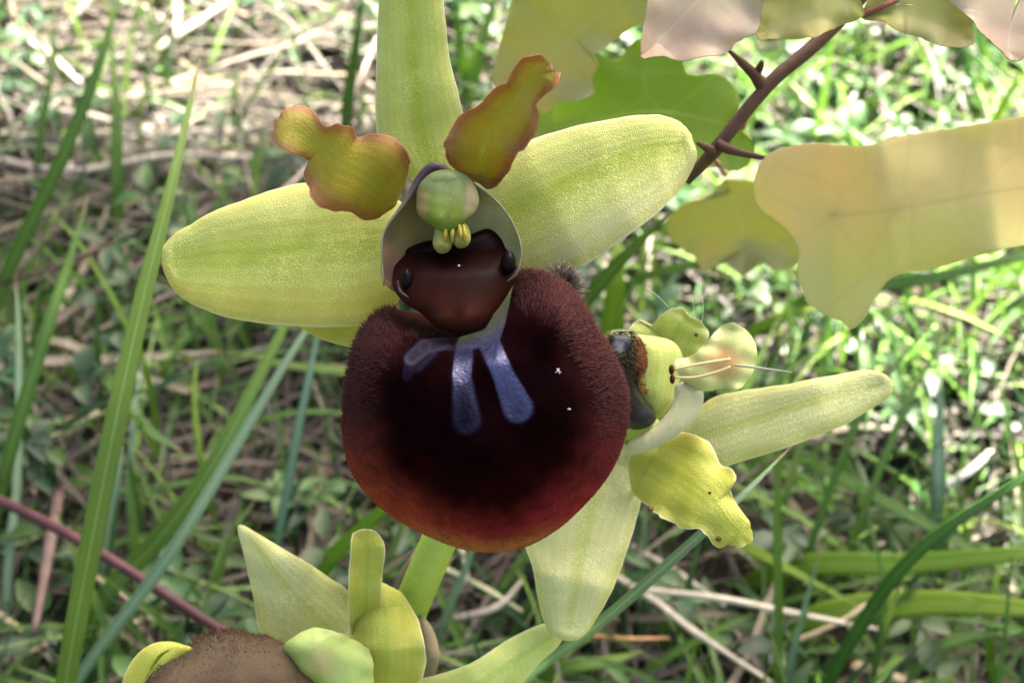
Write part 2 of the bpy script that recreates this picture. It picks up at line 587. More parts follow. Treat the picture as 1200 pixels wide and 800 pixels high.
M['grass'] = grass_mat('grass_green', (0.10, 0.21, 0.03), (0.14, 0.27, 0.045), (0.34, 0.46, 0.16))
M['grass_bright'] = grass_mat('grass_bright', (0.17, 0.31, 0.022), (0.22, 0.37, 0.035), (0.30, 0.43, 0.09), trans=0.38)
M['grass_blue'] = grass_mat('grass_bluish', (0.15, 0.27, 0.16), (0.19, 0.33, 0.20), (0.40, 0.52, 0.36), ribw=0.1)
M['grass_dark'] = grass_mat('grass_dark', (0.05, 0.13, 0.025), (0.07, 0.17, 0.03), (0.14, 0.25, 0.06))
M['grass_tipped'] = grass_mat('grass_orange_tip', (0.20, 0.32, 0.05), (0.26, 0.38, 0.06), (0.35, 0.45, 0.12), tip=(0.55, 0.24, 0.06))

# ------------------------------------------------------------------ setting: ground
def hn(x, y):
    return 0.22 * np.sin(x * 1.1 + 0.7 * np.sin(y * 0.9)) * np.cos(y * 1.3 + 0.4) + 0.12 * np.sin(x * 2.9 + y * 1.7) + 0.07 * np.sin(5.1 * x - 4.3 * y)

def ground():
    a = np.concatenate([-(40 * 1.28 ** np.arange(18, 0, -1)), np.linspace(-40, 40, 221), 40 * 1.28 ** np.arange(1, 19)])
    X, Y = np.meshgrid(a, a + 8)
    fall = np.clip(1 - (np.hypot(X, Y - 8) - 30) / 15, 0, 1)
    Z = hn(X, Y) * fall - 0.25
    n = len(a)
    V = np.stack([X.ravel(), Y.ravel(), Z.ravel()], 1)
    F = [(j * n + i, j * n + i + 1, (j + 1) * n + i + 1, (j + 1) * n + i) for j in range(n - 1) for i in range(n - 1)]
    m, nt, p, out = new_mat('soil')
    obj = nd(nt, 'ShaderNodeTexCoord').outputs['Object']
    n1 = noise(nt, 60, 6, 0.65, obj)
    n2 = noise(nt, 420, 5, 0.65, obj)
    c = ramp(nt, n1, [(0.3, (0.008, 0.007, 0.004)), (0.5, (0.018, 0.014, 0.008)), (0.72, (0.036, 0.028, 0.017))])
    c = mixc(nt, rampf(nt, n2, 0.5, 0.75, 0, 0.6), c, (0.07, 0.055, 0.038))
    far = noise(nt, 9, 4, 0.6, obj)
    c = mixc(nt, rampf(nt, far, 0.42, 0.6, 0, 0.6), c, (0.05, 0.075, 0.02))
    nt.links.new(c, p.inputs['Base Color'])
    p.inputs['Roughness'].default_value = 0.95
    bp = nd(nt, 'ShaderNodeBump')
    bp.inputs['Strength'].default_value = 0.9
    bp.inputs['Distance'].default_value = 0.0015
    nt.links.new(n2, bp.inputs['Height'])
    nt.links.new(bp.outputs[0], p.inputs['Normal'])
    o = MB().add(V, F).build('ground', m, origin=(0, 0, 0))
    tag(o, 'brown soil showing between grass and dry litter', 'ground', kind='structure')
ground()

def gz(x, y):
    return float(hn(np.array(x), np.array(y))) - 0.25

# ------------------------------------------------------------------ setting: small growth nobody could count
def in_view(p, margin=160):
    d = p - CAM
    z = d @ FW
    u, v = 600 + KPX * (d @ RT) / z, 400 - KPX * (d @ UP) / z
    return u, v

def strip(mb, pts, widths, face, col):
    """cheap tapered ribbon with a shallow keel"""
    pts = np.asarray(pts)
    t = np.gradient(pts, axis=0)
    V, F = [], []
    for i, p in enumerate(pts):
        b = nrm(np.cross(t[i], face))
        c = nrm(np.cross(b, t[i]))
        wd = widths[i] / 2
        V += [p - b * wd, p - c * wd * 0.35, p + b * wd]
    for i in range(len(pts) - 1):
        for k in range(2):
            F.append((i * 3 + k, i * 3 + k + 1, i * 3 + 4 + k, i * 3 + 3 + k))
    mb.add(V, F, col)

def ground_stuff():
    def spot(sparse=False):
        if sparse:
            return rng.uniform(-34, 34), rng.uniform(-14, 46)
        return rng.uniform(-9.5, 9.5), rng.uniform(-1.5, 19)
    # dry litter: bent straws lying about
    mb = MB()
    for i in range(8200):
        x, y = spot(i > 6900)
        u, v = in_view(np.array([x, y, 0]))
        dry = 0.9 if (u < 560 and v < 330) else (0.55 if u < 560 else (0.42 if u < 760 else 0.25))
        if rng.random() > dry:
            continue
        a = rng.uniform(0, 2 * math.pi)
        if u < 560 and v < 330:
            a = rng.normal(0.0, 0.55) + (math.pi if rng.random() < 0.5 else 0)
        L = rng.uniform(1.2, 5.0)
        z0 = gz(x, y) + abs(rng.normal(0.15, 0.28))
        d = np.array([math.cos(a), math.sin(a), rng.normal(0, 0.12)])
        s = np.array([-d[1], d[0], 0])
        k = rng.normal(0, 0.16)
        pts = [np.array([x, y, z0]) + d * L * t + s * k * L * (t * (1 - t)) * 2 + np.array([0, 0, rng.normal(0, 0.05)]) for t in np.linspace(-0.5, 0.5, 6)]
        for q in pts:
            q[2] = max(q[2], gz(q[0], q[1]) + 0.02)
        g = rng.uniform(0.04, 0.18)
        if rng.random() < 0.3:
            g *= 0.4
        elif u < 520 and rng.random() < 0.12:
            g = rng.uniform(0.32, 0.46)
        col = np.array([g, g * rng.uniform(0.76, 0.88), g * rng.uniform(0.50, 0.72)])
        wd = rng.choice([0.025, 0.04, 0.065, 0.11], p=[0.4, 0.34, 0.2, 0.06]) * rng.uniform(0.8, 1.2)
        strip(mb, pts, [wd * 0.6] + [wd] * 4 + [wd * 0.3], nrm((rng.normal(0, 0.4), rng.normal(0, 0.4), 1)), col)
    tag(mb.build('dry_litter', M['straw']), 'tangle of thin grey-beige dead grass lying on the soil', 'dry litter', kind='stuff')
    # green grass
    mb = MB()
    for i in range(8500):
        x, y = spot(i > 7000)
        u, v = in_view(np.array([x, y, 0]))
        dens = 0.35 if u < 500 and v < 250 else (0.8 if u < 620 else 1.0)
        if rng.random() > dens:
            continue
        a = rng.uniform(0, 2 * math.pi)
        L = rng.uniform(0.8, 2.6)
        lean = rng.uniform(0.3, 1.5)
        z0 = gz(x, y) - 0.05
        h = L * math.cos(lean * 0.7)
        d = np.array([math.cos(a), math.sin(a), 0])
        pts = [np.array([x, y, z0 + max(0.02, h * (t - 0.35 * lean * t * t))]) + d * L * math.sin(lean * 0.7) * t ** 1.5 for t in np.linspace(0, 1, 6)]
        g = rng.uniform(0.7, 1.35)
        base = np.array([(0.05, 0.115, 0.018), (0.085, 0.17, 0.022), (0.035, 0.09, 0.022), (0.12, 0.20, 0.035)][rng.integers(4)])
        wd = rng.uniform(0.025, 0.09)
        strip(mb, pts, [wd * 0.8, wd, wd, wd * 0.85, wd * 0.55, 0.01], nrm((-d[0] * 0.5 + rng.normal(0, .3), -d[1] * 0.5 - 0.3, 1)), base * g * (1.75 if u > 820 and v < 600 else 1.0))  # colour raised in the right-hand patch, painting in extra sunlight
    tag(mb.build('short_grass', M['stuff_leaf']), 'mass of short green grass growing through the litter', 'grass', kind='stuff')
    # small oval herb leaves
    mb = MB()
    for i in range(2600):
        x, y = spot(i > 2200)
        u, v = in_view(np.array([x, y, 0]))
        dens = 0.3 if (v < 150) else (0.95 if u < 720 and v > 300 else 0.6)
        if math.sin(x * 1.3 + 2) * math.cos(y * 1.1 + 1) < -0.3 or rng.random() > dens:
            continue
        hh = rng.uniform(0.15, 0.9) + (0.35 if v > 300 and u < 720 else 0)
        g = rng.uniform(0.6, 1.25)
        base = np.array([(0.032, 0.085, 0.018), (0.045, 0.105, 0.018), (0.025, 0.070, 0.024)][rng.integers(3)]) * g
        for k in range(rng.integers(3, 6)):
            a = rng.uniform(0, 2 * math.pi)
            d = np.array([math.cos(a), math.sin(a), rng.uniform(-0.25, 0.6)])
            s = nrm(np.cross(d, (0, 0, 1)))
            nn = np.cross(s, nrm(d))
            L, wd = rng.uniform(0.18, 0.42), rng.uniform(0.055, 0.11)
            c0 = np.array([x, y, gz(x, y) + hh]) + d * 0.05
            V = [c0]
            ts = (0.2, 0.45, 0.7, 0.9)
            for t in ts:
                ww = wd * math.sin(math.pi * t ** 0.8) ** 0.8
                m_ = c0 + d * L * t - np.array([0, 0, 1]) * 0.25 * L * t * t
                V += [m_ - s * ww + nn * ww * 0.35, m_, m_ + s * ww + nn * ww * 0.35]
            V.append(c0 + d * L - np.array([0, 0, 1]) * 0.25 * L)
            F = [(0, 2, 1), (0, 3, 2)]
            for j in range(3):
                b0 = 1 + j * 3
                F += [(b0, b0 + 1, b0 + 4, b0 + 3), (b0 + 1, b0 + 2, b0 + 5, b0 + 4)]
            F += [(10, 11, 13), (11, 12, 13)]
            mb.add(V, F, base * rng.uniform(0.85, 1.15))
        tube(mb, [np.array([x, y, gz(x, y) - 0.05]), np.array([x, y, gz(x, y) + hh])], [0.018, 0.015], 4, 3, base * 0.9)
    tag(mb.build('ground_herbs', M['stuff_leaf']), 'low carpet of small dark green oval herb leaves', 'herbs', kind='stuff')
    # crumbs of soil, bits of bark and old leaf
    mb = MB()
    for i in range(1500):
        x, y = spot(i > 1200)
        r = rng.uniform(0.04, 0.16)
        c0 = np.array([x, y, gz(x, y) + r * 0.3])
        V = []
        for k in range(12):
            ph = math.acos(1 - 2 * (k + 0.5) / 12)
            th = 2.39996 * k
            V.append(c0 + np.array([math.sin(ph) * math.cos(th), math.sin(ph) * math.sin(th), math.cos(ph) * 0.6]) * r * rng.uniform(0.6, 1.25))
        V = np.array(V)
        # hull of the 12 points by gift of bmesh
        import bmesh
        bm = bmesh.new()
        vs = [bm.verts.new(q) for q in V]
        bm.verts.index_update()
        res = bmesh.ops.convex_hull(bm, input=vs)
        bm.verts.index_update()
        F = [[q.index for q in f.verts] for f in bm.faces]
        W = [q.co[:] for q in bm.verts]
        bm.free()
        g = rng.uniform(0.02, 0.11)
        mb.add(W, F, np.array([g, g * 0.78, g * 0.58]))
    tag(mb.build('soil_crumbs', M['crumb']), 'loose brown crumbs of soil and bark among the litter', 'soil crumbs', kind='stuff')
ground_stuff()

# ------------------------------------------------------------------ the orchid
BASE = PH(470, 1090, -0.2)
orchid = empty('orchid_plant', BASE)
tag(orchid, 'flowering orchid with dark maroon velvety lip and yellow-green sepals', 'orchid')

def part(name, mat, parent, fn):
    mb = MB()
    fn(mb)
    return mb.build(name, mat, parent)

def S_(name, mat, parent, *a, **k):
    return part(name, M[mat], parent, lambda mb: sheet(mb, *a, **k))

# stem
def stem_fn(mb):
    tube(mb, [BASE, PW(452, 840, -2.4), PW(474, 735, -1.3), PW(505, 655, -0.75), PW(545, 560, -0.65), PW(570, 470, -0.7), PW(560, 330, -0.75), PW(540, 240, -0.75)],
         [0.16, 0.12, 0.10, 0.098, 0.09, 0.08, 0.06, 0.03], 16, 60)
part('stem', M['stem'], orchid, stem_fn)
def root_leaf(pts, wd):
    mb = MB(); blade(mb, pts, wd, fold=0.4, basew=0.6); return mb.build('basal_leaf', M['grass'], orchid)
root_leaf([BASE, BASE + (-1.2, -0.8, 1.0), BASE + (-3.2, -1.9, 1.0), BASE + (-4.6, -2.8, 0.4)], 1.2)
root_leaf([BASE, BASE + (1.4, -0.9, 1.1), BASE + (3.0, -2.2, 1.0), BASE + (4.2, -3.2, 0.3)], 1.1)
root_leaf([BASE, BASE + (0.1, -1.4, 1.2), BASE + (0.0, -3.2, 1.0), BASE + (-0.3, -4.6, 0.3)], 1.1)
# ovaries that carry the flowers
def ovary(a, b, c, parent, r=0.075):
    mb = MB(); tube(mb, [a, b, c], [r * 0.8, r, r * 0.9], 12, 18); mb.build('ovary', M['stem'], parent)

# ---- first flower, facing the camera
f1 = empty('flower', PW(523, 260, -0.3), orchid)
f1['label'] = 'large front flower with rounded velvety maroon lip'
ovary(PW(560, 420, -0.75), PW(545, 330, -0.62), PW(523, 265, -0.3), f1)
S_('sepal', 'sepal_top', f1, [(500, 232), (478, 205), (450, 178), (441, 140), (442, 60), (444, 0), (452, -55), (475, -95), (498, -90), (513, -50), (519, 0), (526, 60), (537, 110), (545, 150), (540, 190), (525, 222)],
   [(512, 225), (492, 150), (484, 60), (480, -20), (483, -80)], [-0.12, -0.05, 0.08, 0.2, 0.22], cup=-0.05, wave=0.012, thick=0.02, fold=0.010, exp=4, jag=0.3, n=150)
S_('sepal', 'sepal_left', f1, [(190, 297), (197, 281), (225, 262), (262, 243), (310, 226), (352, 215), (400, 214), (455, 228), (490, 262), (480, 320), (460, 360), (425, 380), (385, 383), (345, 382), (290, 376), (243, 364), (210, 346), (194, 322)],
   [(470, 285), (400, 290), (320, 295), (250, 297), (205, 305)], [-0.1, 0.0, 0.06, 0.05, 0.0], cup=-0.06, wave=0.022, wk=4, thick=0.022, fold=0.010, exp=4, jag=0.3, n=150)
S_('sepal_margin', 'petal_yellow', f1, [(350, 378), (385, 370), (430, 368), (470, 370), (475, 395), (440, 408), (405, 405), (370, 394)], [(370, 383), (455, 388)], [-0.30, -0.34], cup=-0.03, thick=0.03, n=60, rings=6)
S_('sepal', 'sepal', f1, [(560, 200), (585, 182), (615, 167), (660, 152), (708, 141), (752, 135), (785, 138), (803, 149), (812, 166), (816, 183), (806, 208), (780, 240), (740, 273), (695, 305), (655, 326), (620, 335), (585, 315), (555, 270)],
   [(570, 262), (640, 225), (710, 192), (765, 173), (800, 168)], [-0.12, 0.02, 0.06, 0.03, -0.03], cup=-0.05, wave=0.022, wk=4, ph=1, thick=0.022, fold=0.010, exp=4, jag=0.3, n=150)
petL = [(319.5, 156), (325, 138), (336, 128), (352, 123.5), (368, 130), (380, 147), (397.5, 145), (412, 149), (420, 160), (440, 156), (462.5, 163), (477, 179), (479, 198), (472, 221), (460, 245), (431, 258), (407, 247), (390, 247), (373, 241), (361, 221), (357, 201.5), (361, 188.5), (339, 179), (323, 169)]
S_('petal', 'petal_main', f1, petL, [(462, 232), (430, 208), (390, 183), (345, 152)], [0.05, 0.3, 0.5, 0.6], cup=-0.02, wave=0.04, wk=5, ph=0.6, thick=0.024, jag=0.6, n=190, fold=0.012)
petR = [(520, 172), (525, 157), (541, 133), (560, 125), (571, 113), (580, 103), (594, 96), (600, 83), (613, 69), (629, 65), (643, 72), (651, 83), (657, 88), (651, 101), (637, 113), (629, 125), (632, 141), (627, 160), (613, 173), (602, 187), (595, 203), (576, 221), (558, 213), (537, 201), (523, 187)]
S_('petal', 'petal_main', f1, petR, [(562, 206), (568, 170), (595, 128), (630, 84)], [0.08, 0.3, 0.48, 0.6], cup=0.05, wave=0.05, wk=5, ph=2.2, thick=0.024, jag=0.6, n=190, fold=0.012)

# stigmatic cavity wall with its dark rim
hood = [(509, 195), (532, 203), (553, 214), (580, 234), (600, 260), (611, 292), (606, 318), (590, 345), (535, 362), (475, 347), (450, 329), (447, 295), (452, 268), (474, 238), (492, 210)]
def hoodf(mb):
    sheet(mb, hood, [(520, 225), (527, 330)], [0.16, 0.16], cup=0.17, thick=0.03, exp=2.4, n=90, rings=18, wave=0.015)
    px, py = pxpy(mb.v[-1])
    lr = smooth(470, 590, px)[:, None]
    dn = smooth(250, 320, py)[:, None]
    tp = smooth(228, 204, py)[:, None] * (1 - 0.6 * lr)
    c = np.array((0.30, 0.27, 0.06)) * (1 - lr) + np.array((0.42, 0.43, 0.22)) * lr
    c = c * (1 - dn * (1 - lr)) + np.array((0.30, 0.19, 0.11)) * dn * (1 - lr)
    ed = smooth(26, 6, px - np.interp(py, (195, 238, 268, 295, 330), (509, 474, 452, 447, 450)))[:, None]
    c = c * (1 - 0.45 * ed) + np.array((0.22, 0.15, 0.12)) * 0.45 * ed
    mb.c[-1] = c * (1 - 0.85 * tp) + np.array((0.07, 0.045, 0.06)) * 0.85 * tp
part('cavity_wall', M['tissue'], f1, hoodf)
def rim(mb):
    q = catmull([(450, 335), (447, 295), (452, 268), (474, 238), (492, 210), (509, 195), (532, 203), (553, 214), (580, 234), (600, 260), (611, 292), (606, 322)], 60)
    pts = [PW(x, y, 0.335) for x, y in q]
    n = len(pts)
    r = [0.005 + 0.020 * math.exp(-((i / n - 0.40) / 0.13) ** 2) for i in range(n)]
    m0 = mb.n
    tube(mb, pts, r, 8, 60)
    cc = []
    for i in range(60):
        k = math.exp(-((i / 60 - 0.40) / 0.15) ** 2)
        cc += [np.array((0.20, 0.18, 0.11)) * (1 - k) + np.array((0.045, 0.025, 0.04)) * k] * 8
    mb.c[-1] = np.array(cc)
part('cavity_rim', M['gloss'], f1, rim)
# column: green back with two flesh-pink anther cells, and two pale pollen stalks
def column(mb):
    sheet(mb, [(489, 233), (492, 216), (507, 203), (530, 200), (550, 210), (560, 230), (557, 246), (545, 258), (535, 270), (521, 272), (506, 263), (491, 251)],
          [(524, 214), (526, 256)], [0.42, 0.48], cup=-0.10, thick=0.05, exp=3.2, n=90, rings=20, wave=0.006, wk=8)
    px, py = pxpy(mb.v[-1])
    x = (px - 524 - (235 - py) * 0.15)
    pl = smooth(-18, -27, x) * smooth(214, 228, py)
    pr = smooth(15, 26, x) * smooth(205, 222, py) * smooth(262, 246, py)
    top = smooth(252, 214, py)[:, None]
    g = np.array((0.23, 0.32, 0.04))[None] * (1 - top) + np.array((0.22, 0.29, 0.11))[None] * top
    sp = (0.25 * (rng.random(len(px)) > 0.93) * smooth(14, 4, np.abs(x)))[:, None]
    g = g * (1 - sp) + 0.5 * sp
    g = g * (1 - 0.8 * pl[:, None]) + np.array((0.42, 0.30, 0.14))[None] * 0.7 * pl[:, None]
    mb.c[-1] = g * (1 - 0.9 * pr[:, None]) + np.array((0.46, 0.38, 0.22))[None] * 0.9 * pr[:, None]
    V = mb.v[-1]
    V += FW * (0.022 * np.exp(-((np.abs(x) - 18) / 3.5) ** 2) * smooth(206, 222, py))[:, None]
part('column', M['tissue'], f1, column)
for ol, sp_ in (([(513, 266), (527, 266), (530, 284), (525, 294), (515, 296), (508, 287), (509, 276)], [(520, 270), (519, 288)]), ([(530, 265), (545, 262), (551, 276), (548, 287), (538, 290), (531, 283)], [(538, 268), (540, 282)])):
    part('pollen_stalk', M['tissue'], f1, lambda mb: sheet(mb, ol, sp_, [0.42, 0.46], cup=-0.07, thick=0.03, n=50, rings=9, col=(0.46, 0.46, 0.13)))
for xs in ((523, 522), (531, 530), (538, 540), (543, 545)):
    part('caudicle', M['tissue'], f1, lambda mb: tube(mb, [PW(xs[0], 264, 0.46), PW(xs[1], 274, 0.478), PW(xs[1], 284, 0.46)], [0.009, 0.010, 0.006], 6, 8, (0.60, 0.52, 0.08)))
# basal field: smooth brown shield between the two eye-like knobs
bf = [(474, 293), (502, 283), (528, 284), (551, 277), (576, 268), (594, 278), (606, 296), (606, 320), (594, 345), (577, 368), (562, 384), (538, 389), (512, 383), (495, 367), (472, 352), (461, 334), (463, 312), (469, 300)]
M['shield'] = attr_mat('shield_brown', rough=0.42, spec=0.04, vary=0.3, scale=500, bump=0.3, bscale=900)
def bfield(mb):
    G = sheet(mb, bf, [(533, 296), (535, 325), (538, 372)], [0.30, 0.44, 0.52], cup=-0.10, thick=0.05, exp=2.6, n=90, rings=14)
    V = mb.v[-1]
    py = 400 - (V - CAM) @ UP / ((V - CAM) @ FW) * KPX
    px = 600 + (V - CAM) @ RT / ((V - CAM) @ FW) * KPX
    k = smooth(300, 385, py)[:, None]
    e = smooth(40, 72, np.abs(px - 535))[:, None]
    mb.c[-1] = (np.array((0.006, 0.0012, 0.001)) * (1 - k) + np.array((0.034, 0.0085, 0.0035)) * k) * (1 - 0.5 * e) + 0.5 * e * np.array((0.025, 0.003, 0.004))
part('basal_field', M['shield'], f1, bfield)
for (x, y, sx) in ((481, 327, 1), (592, 308, -1)):
    part('eye_knob', M['bead'], f1, lambda mb: ellipsoid(mb, PW(x - sx * 4, y, 0.40), (RT, UP, -FW), (0.036, 0.058, 0.05), 20, 12, col=(0.004, 0.003, 0.003)))
    part('eye_rim', M['gloss'], f1, lambda mb: tube(mb, [PW(x - sx * 15, y + 2, 0.42), PW(x - sx * 12, y + 14, 0.43), PW(x - sx * 2, y + 22, 0.45)], [0.003, 0.009, 0.003], 8, 14, (0.05, 0.03, 0.018)))

# lip
LC = np.array((562.0, 488.0))
lipout = [(610, 322), (632, 322), (655, 332), (677, 353), (697, 385), (716, 418), (730, 450), (734, 480), (731, 510), (718, 545), (700, 572), (676, 598), (650, 620), (617, 638), (580, 645), (545, 642), (510, 630), (478, 614), (450, 596), (426, 572), (410, 545), (403, 510), (404, 475), (409, 438), (418, 404), (432, 380), (452, 364), (480, 366), (520, 372), (560, 362), (590, 340)]
NL, RL = 220, 90
lout = catmull(lipout, NL, True)
def seg_d(p, a, b):
    a, b = np.array(a, float), np.array(b, float)
    t = np.clip(((p - a) @ (b - a)) / ((b - a) @ (b - a)), 0, 1)
    return np.linalg.norm(p - (a + t[:, None] * (b - a)), axis=1), t
def spec_mask(p):
    m = np.zeros(len(p))
    for a, b, r0, r1, s in (((596, 338), (584, 376), 5, 9, 0.9), ((584, 376), (572, 402), 9, 12, 1), ((572, 398), (590, 440), 12, 13, 1), ((590, 440), (607, 478), 13, 19, 1),
                            ((572, 395), (545, 402), 10, 9, 0.95), ((545, 402), (541, 440), 10, 12, 0.7), ((541, 440), (547, 492), 12, 19, 0.42),
                            ((545, 402), (520, 402), 10, 9, 0.2), ((520, 402), (498, 406), 9, 11, 0.26), ((498, 406), (482, 420), 11, 10, 0.26), ((482, 420), (477, 440), 9, 6, 0.15), ((502, 408), (486, 424), 14, 14, 0.15)):
        d, t = seg_d(p, a, b)
        r = r0 + (r1 - r0) * t
        m = np.maximum(m, s * (smooth(1.22, 0.72, d / (r * 0.92)) - 0.30 * smooth(0.75, 0.1, d / r)))
    return m
def lip_w(px, r, py):
    dome = 0.26 + 0.52 * (1 - r ** 3.2) + 0.018 * np.sin(px * 0.045 + 1) * np.sin(py * 0.05) + 0.05 * np.exp(-((px - 566) / 30) ** 2) * smooth(400, 560, py) * (1 - r)
    dome -= 0.34 * smooth(430, 350, py) * smooth(120, 20, np.abs(px - 530))       # dips under the shield
    dome += 0.13 * np.exp(-(((px - 445) / 34) ** 2 + ((py - 425) / 45) ** 2)) + 0.17 * np.exp(-(((px - 655) / 36) ** 2 + ((py - 372) / 40) ** 2))
    return dome
lipG, lipC, lipR, lipPX = [], [], [], []
rs = list(np.linspace(0.01, 1.0, RL)) + [1.012, 1.010, 0.985, 0.94, 0.86]
back = [0] * RL + [0.06, 0.13, 0.20, 0.26, 0.29]
angs = np.arctan2(lout[:, 1] - LC[1], lout[:, 0] - LC[0])
for r, bk in zip(rs, back):
    q = LC + (lout - LC) * r
    rr = np.full(NL, min(r, 1.0))
    wv = lip_w(q[:, 0], rr, q[:, 1]) - bk
    lipG.append([PW(q[k][0], q[k][1], wv[k]) for k in range(NL)])
    # own colours of the velvet
    s = spec_mask(q) if r <= 1 else np.zeros(NL)
    dark = np.array((0.0034, 0.0004, 0.0006))
    down = smooth(470, 640, q[:, 1])
    left = smooth(600, 400, q[:, 0])
    m1 = smooth(0.58, 1.02, rr + 0.012 * np.sin(angs * 9) + 0.008 * np.sin(angs * 23 + 1)) ** 1.25
    m2 = smooth(0.86, 1.0, rr)
    red = np.array((0.23, 0.022, 0.022)); org = np.array((0.31, 0.058, 0.022)); fur = np.array((0.045, 0.011, 0.011)); yel = np.array((0.42, 0.22, 0.05))
    ec = (red[None] * (1 - left[:, None]) + org[None] * left[:, None])
    ec = ec * down[:, None] + fur[None] * (1 - down[:, None]) 
    ec = ec * (1 - 0.55 * (1 - down[:, None]) * 0) 
    warm = (smooth(480, 600, q[:, 1]) * smooth(0.25, 0.6, rr))[:, None]
    c = (dark[None] * (1 - warm) + np.array((0.011, 0.0009, 0.0010))[None] * warm) * (1 - m1[:, None]) + ec * m1[:, None]
    bot = smooth(600, 645, q[:, 1]) * m2
    c = c * (1 - 0.5 * bot[:, None]) + yel[None] * 0.5 * bot[:, None]
    if r > 1 or bk:
        c = c * 0.5 + 0.5 * (np.array((0.16, 0.05, 0.02))[None] * down[:, None] + c * (1 - down[:, None]))
    sb = np.array((0.024, 0.025, 0.066)) * (1.25 - 0.75 * smooth(420, 500, q[:, 1]))[:, None] 
    c = c * (1 - s[:, None]) + sb * s[:, None]
    lipC.append(c); lipR.append(s); lipPX.append(q)
lipG, lipC, lipR, lipPX = np.array(lipG), np.array(lipC), np.array(lipR), np.array(lipPX)
nr = len(rs)
allf = [(i * NL + k, i * NL + (k + 1) % NL, (i + 1) * NL + (k + 1) % NL, (i + 1) * NL + k) for i in range(nr - 1) for k in range(NL)]
allf.append(tuple(range(NL))[::-1])
sflat = lipR.reshape(-1)
isS = [sum(sflat[i] for i in f) / len(f) > 0.06 for f in allf]
def sub(fs):
    ids = sorted({i for f in fs for i in f})
    mp = {i: k for k, i in enumerate(ids)}
    return np.array(ids), [tuple(mp[i] for i in f) for f in fs]
for nm, want, mt in (('lip', False, 'lip_main'), ('speculum', True, 'specular')):
    ids, fs = sub([f for f, z in zip(allf, isS) if z == want])
    o = MB().add(lipG.reshape(-1, 3)[ids], fs, lipC.reshape(-1, 3)[ids]).build(nm, M[mt], f1)
    if want:
        o['label'] = 'shiny blue-violet forked marking on the lip'
# fur
def fur():
    mb = MB()
    R_, D_, L_, C_ = [], [], [], []
    cen = PW(LC[0], LC[1], 0.1)
    while len(R_) < 19000:
        i = int(RL * math.sqrt(rng.uniform(0.30, 1.04)))
        i = min(i, nr - 3)
        k = rng.integers(NL)
        px, py = lipPX[i][k]
        r = min(1.0, rs[i])
        if lipR[i][k] > 0.05 or (py < 392 and 462 < px < 602):
            continue
        up = smooth(560, 400, py)
        dens = smooth(0.68 + 0.10 * (1 - up), 0.95, r)
        if rng.random() > dens:
            continue
        f = rng.random()
        p = lipG[i][k] * (1 - f) + lipG[i][(k + 1) % NL] * f
        p = p + (lipG[min(i + 1, nr - 1)][k] - lipG[i][k]) * rng.random()
        a = lipG[i][(k + 2) % NL] - lipG[i][k - 2]
        b = lipG[min(i + 2, nr - 1)][k] - lipG[max(i - 2, 0)][k]
        N = nrm(np.cross(b, a))
        if N @ (p - cen) < 0:
            N = -N
        d = nrm(N * 0.75 + 0.85 * nrm(b) + rng.normal(0, 0.22, 3))
        c = lipC[i][k] * rng.uniform(0.7, 1.4)
        tipc = np.array((0.066, 0.023, 0.022))
        c = c * (1 - 0.65 * up) + tipc * 0.65 * up * rng.uniform(0.3, 1.7)
        R_.append(p - N * 0.003); D_.append(d); C_.append(c)
        L_.append(rng.uniform(0.006, 0.012) * (1 + 2.9 * up))
    hairs(mb, R_, D_, L_, 0.0023, C_)
    return mb.build('lip_fur', M['hair'], f1)
tag(fur(), kind='stuff')
# hairy side lobe peeping out behind the lip
def lobe(mb):
    ellipsoid(mb, PW(657, 338, 0.02), (RT, UP, -FW), (0.075, 0.07, 0.1), 20, 12, col=(0.05, 0.03, 0.02))
part('side_lobe', M['lip'], f1, lobe)
def lobefur(mb):
    R_, D_, L_, C_ = [], [], [], []
    for _ in range(700):
        d = nrm(rng.normal(size=3) + (0.4, 0, 0.3))
        R_.append(PW(657, 338, 0.02) + d * (0.072, 0.08, 0.075)); D_.append(nrm(d + rng.normal(0, 0.2, 3))); L_.append(rng.uniform(0.04, 0.08))
        g = rng.uniform(0.06, 0.30); C_.append((g, g * 0.82, g * 0.66))
    hairs(mb, R_, D_, L_, 0.0032, C_)
tag(part('side_lobe_fur', M['hair'], f1, lobefur), kind='stuff')
def specks(mb):
    for (x, y, s) in ((653, 432, 0.6), (667, 480, 0.25), (538, 311, 0.2)):
        k = int(np.argmin(np.linalg.norm(lipPX.reshape(-1, 2) - (x, y), axis=1)))
        p = lipG.reshape(-1, 3)[k] if y > 400 else PW(x, y, 0.62)
        for j in range(6):
            a = rng.uniform(0, math.pi)
            d = (RT * math.cos(a) + UP * math.sin(a)) * 0.03 * s
            tube(mb, [p - d - FW * 0.012, p - FW * 0.02, p + d * 0.5 - FW * 0.012], [0.0015, 0.002, 0.001], 4, 5, (0.75, 0.75, 0.72))
part('white_fleck', M['flesh'], f1, specks)

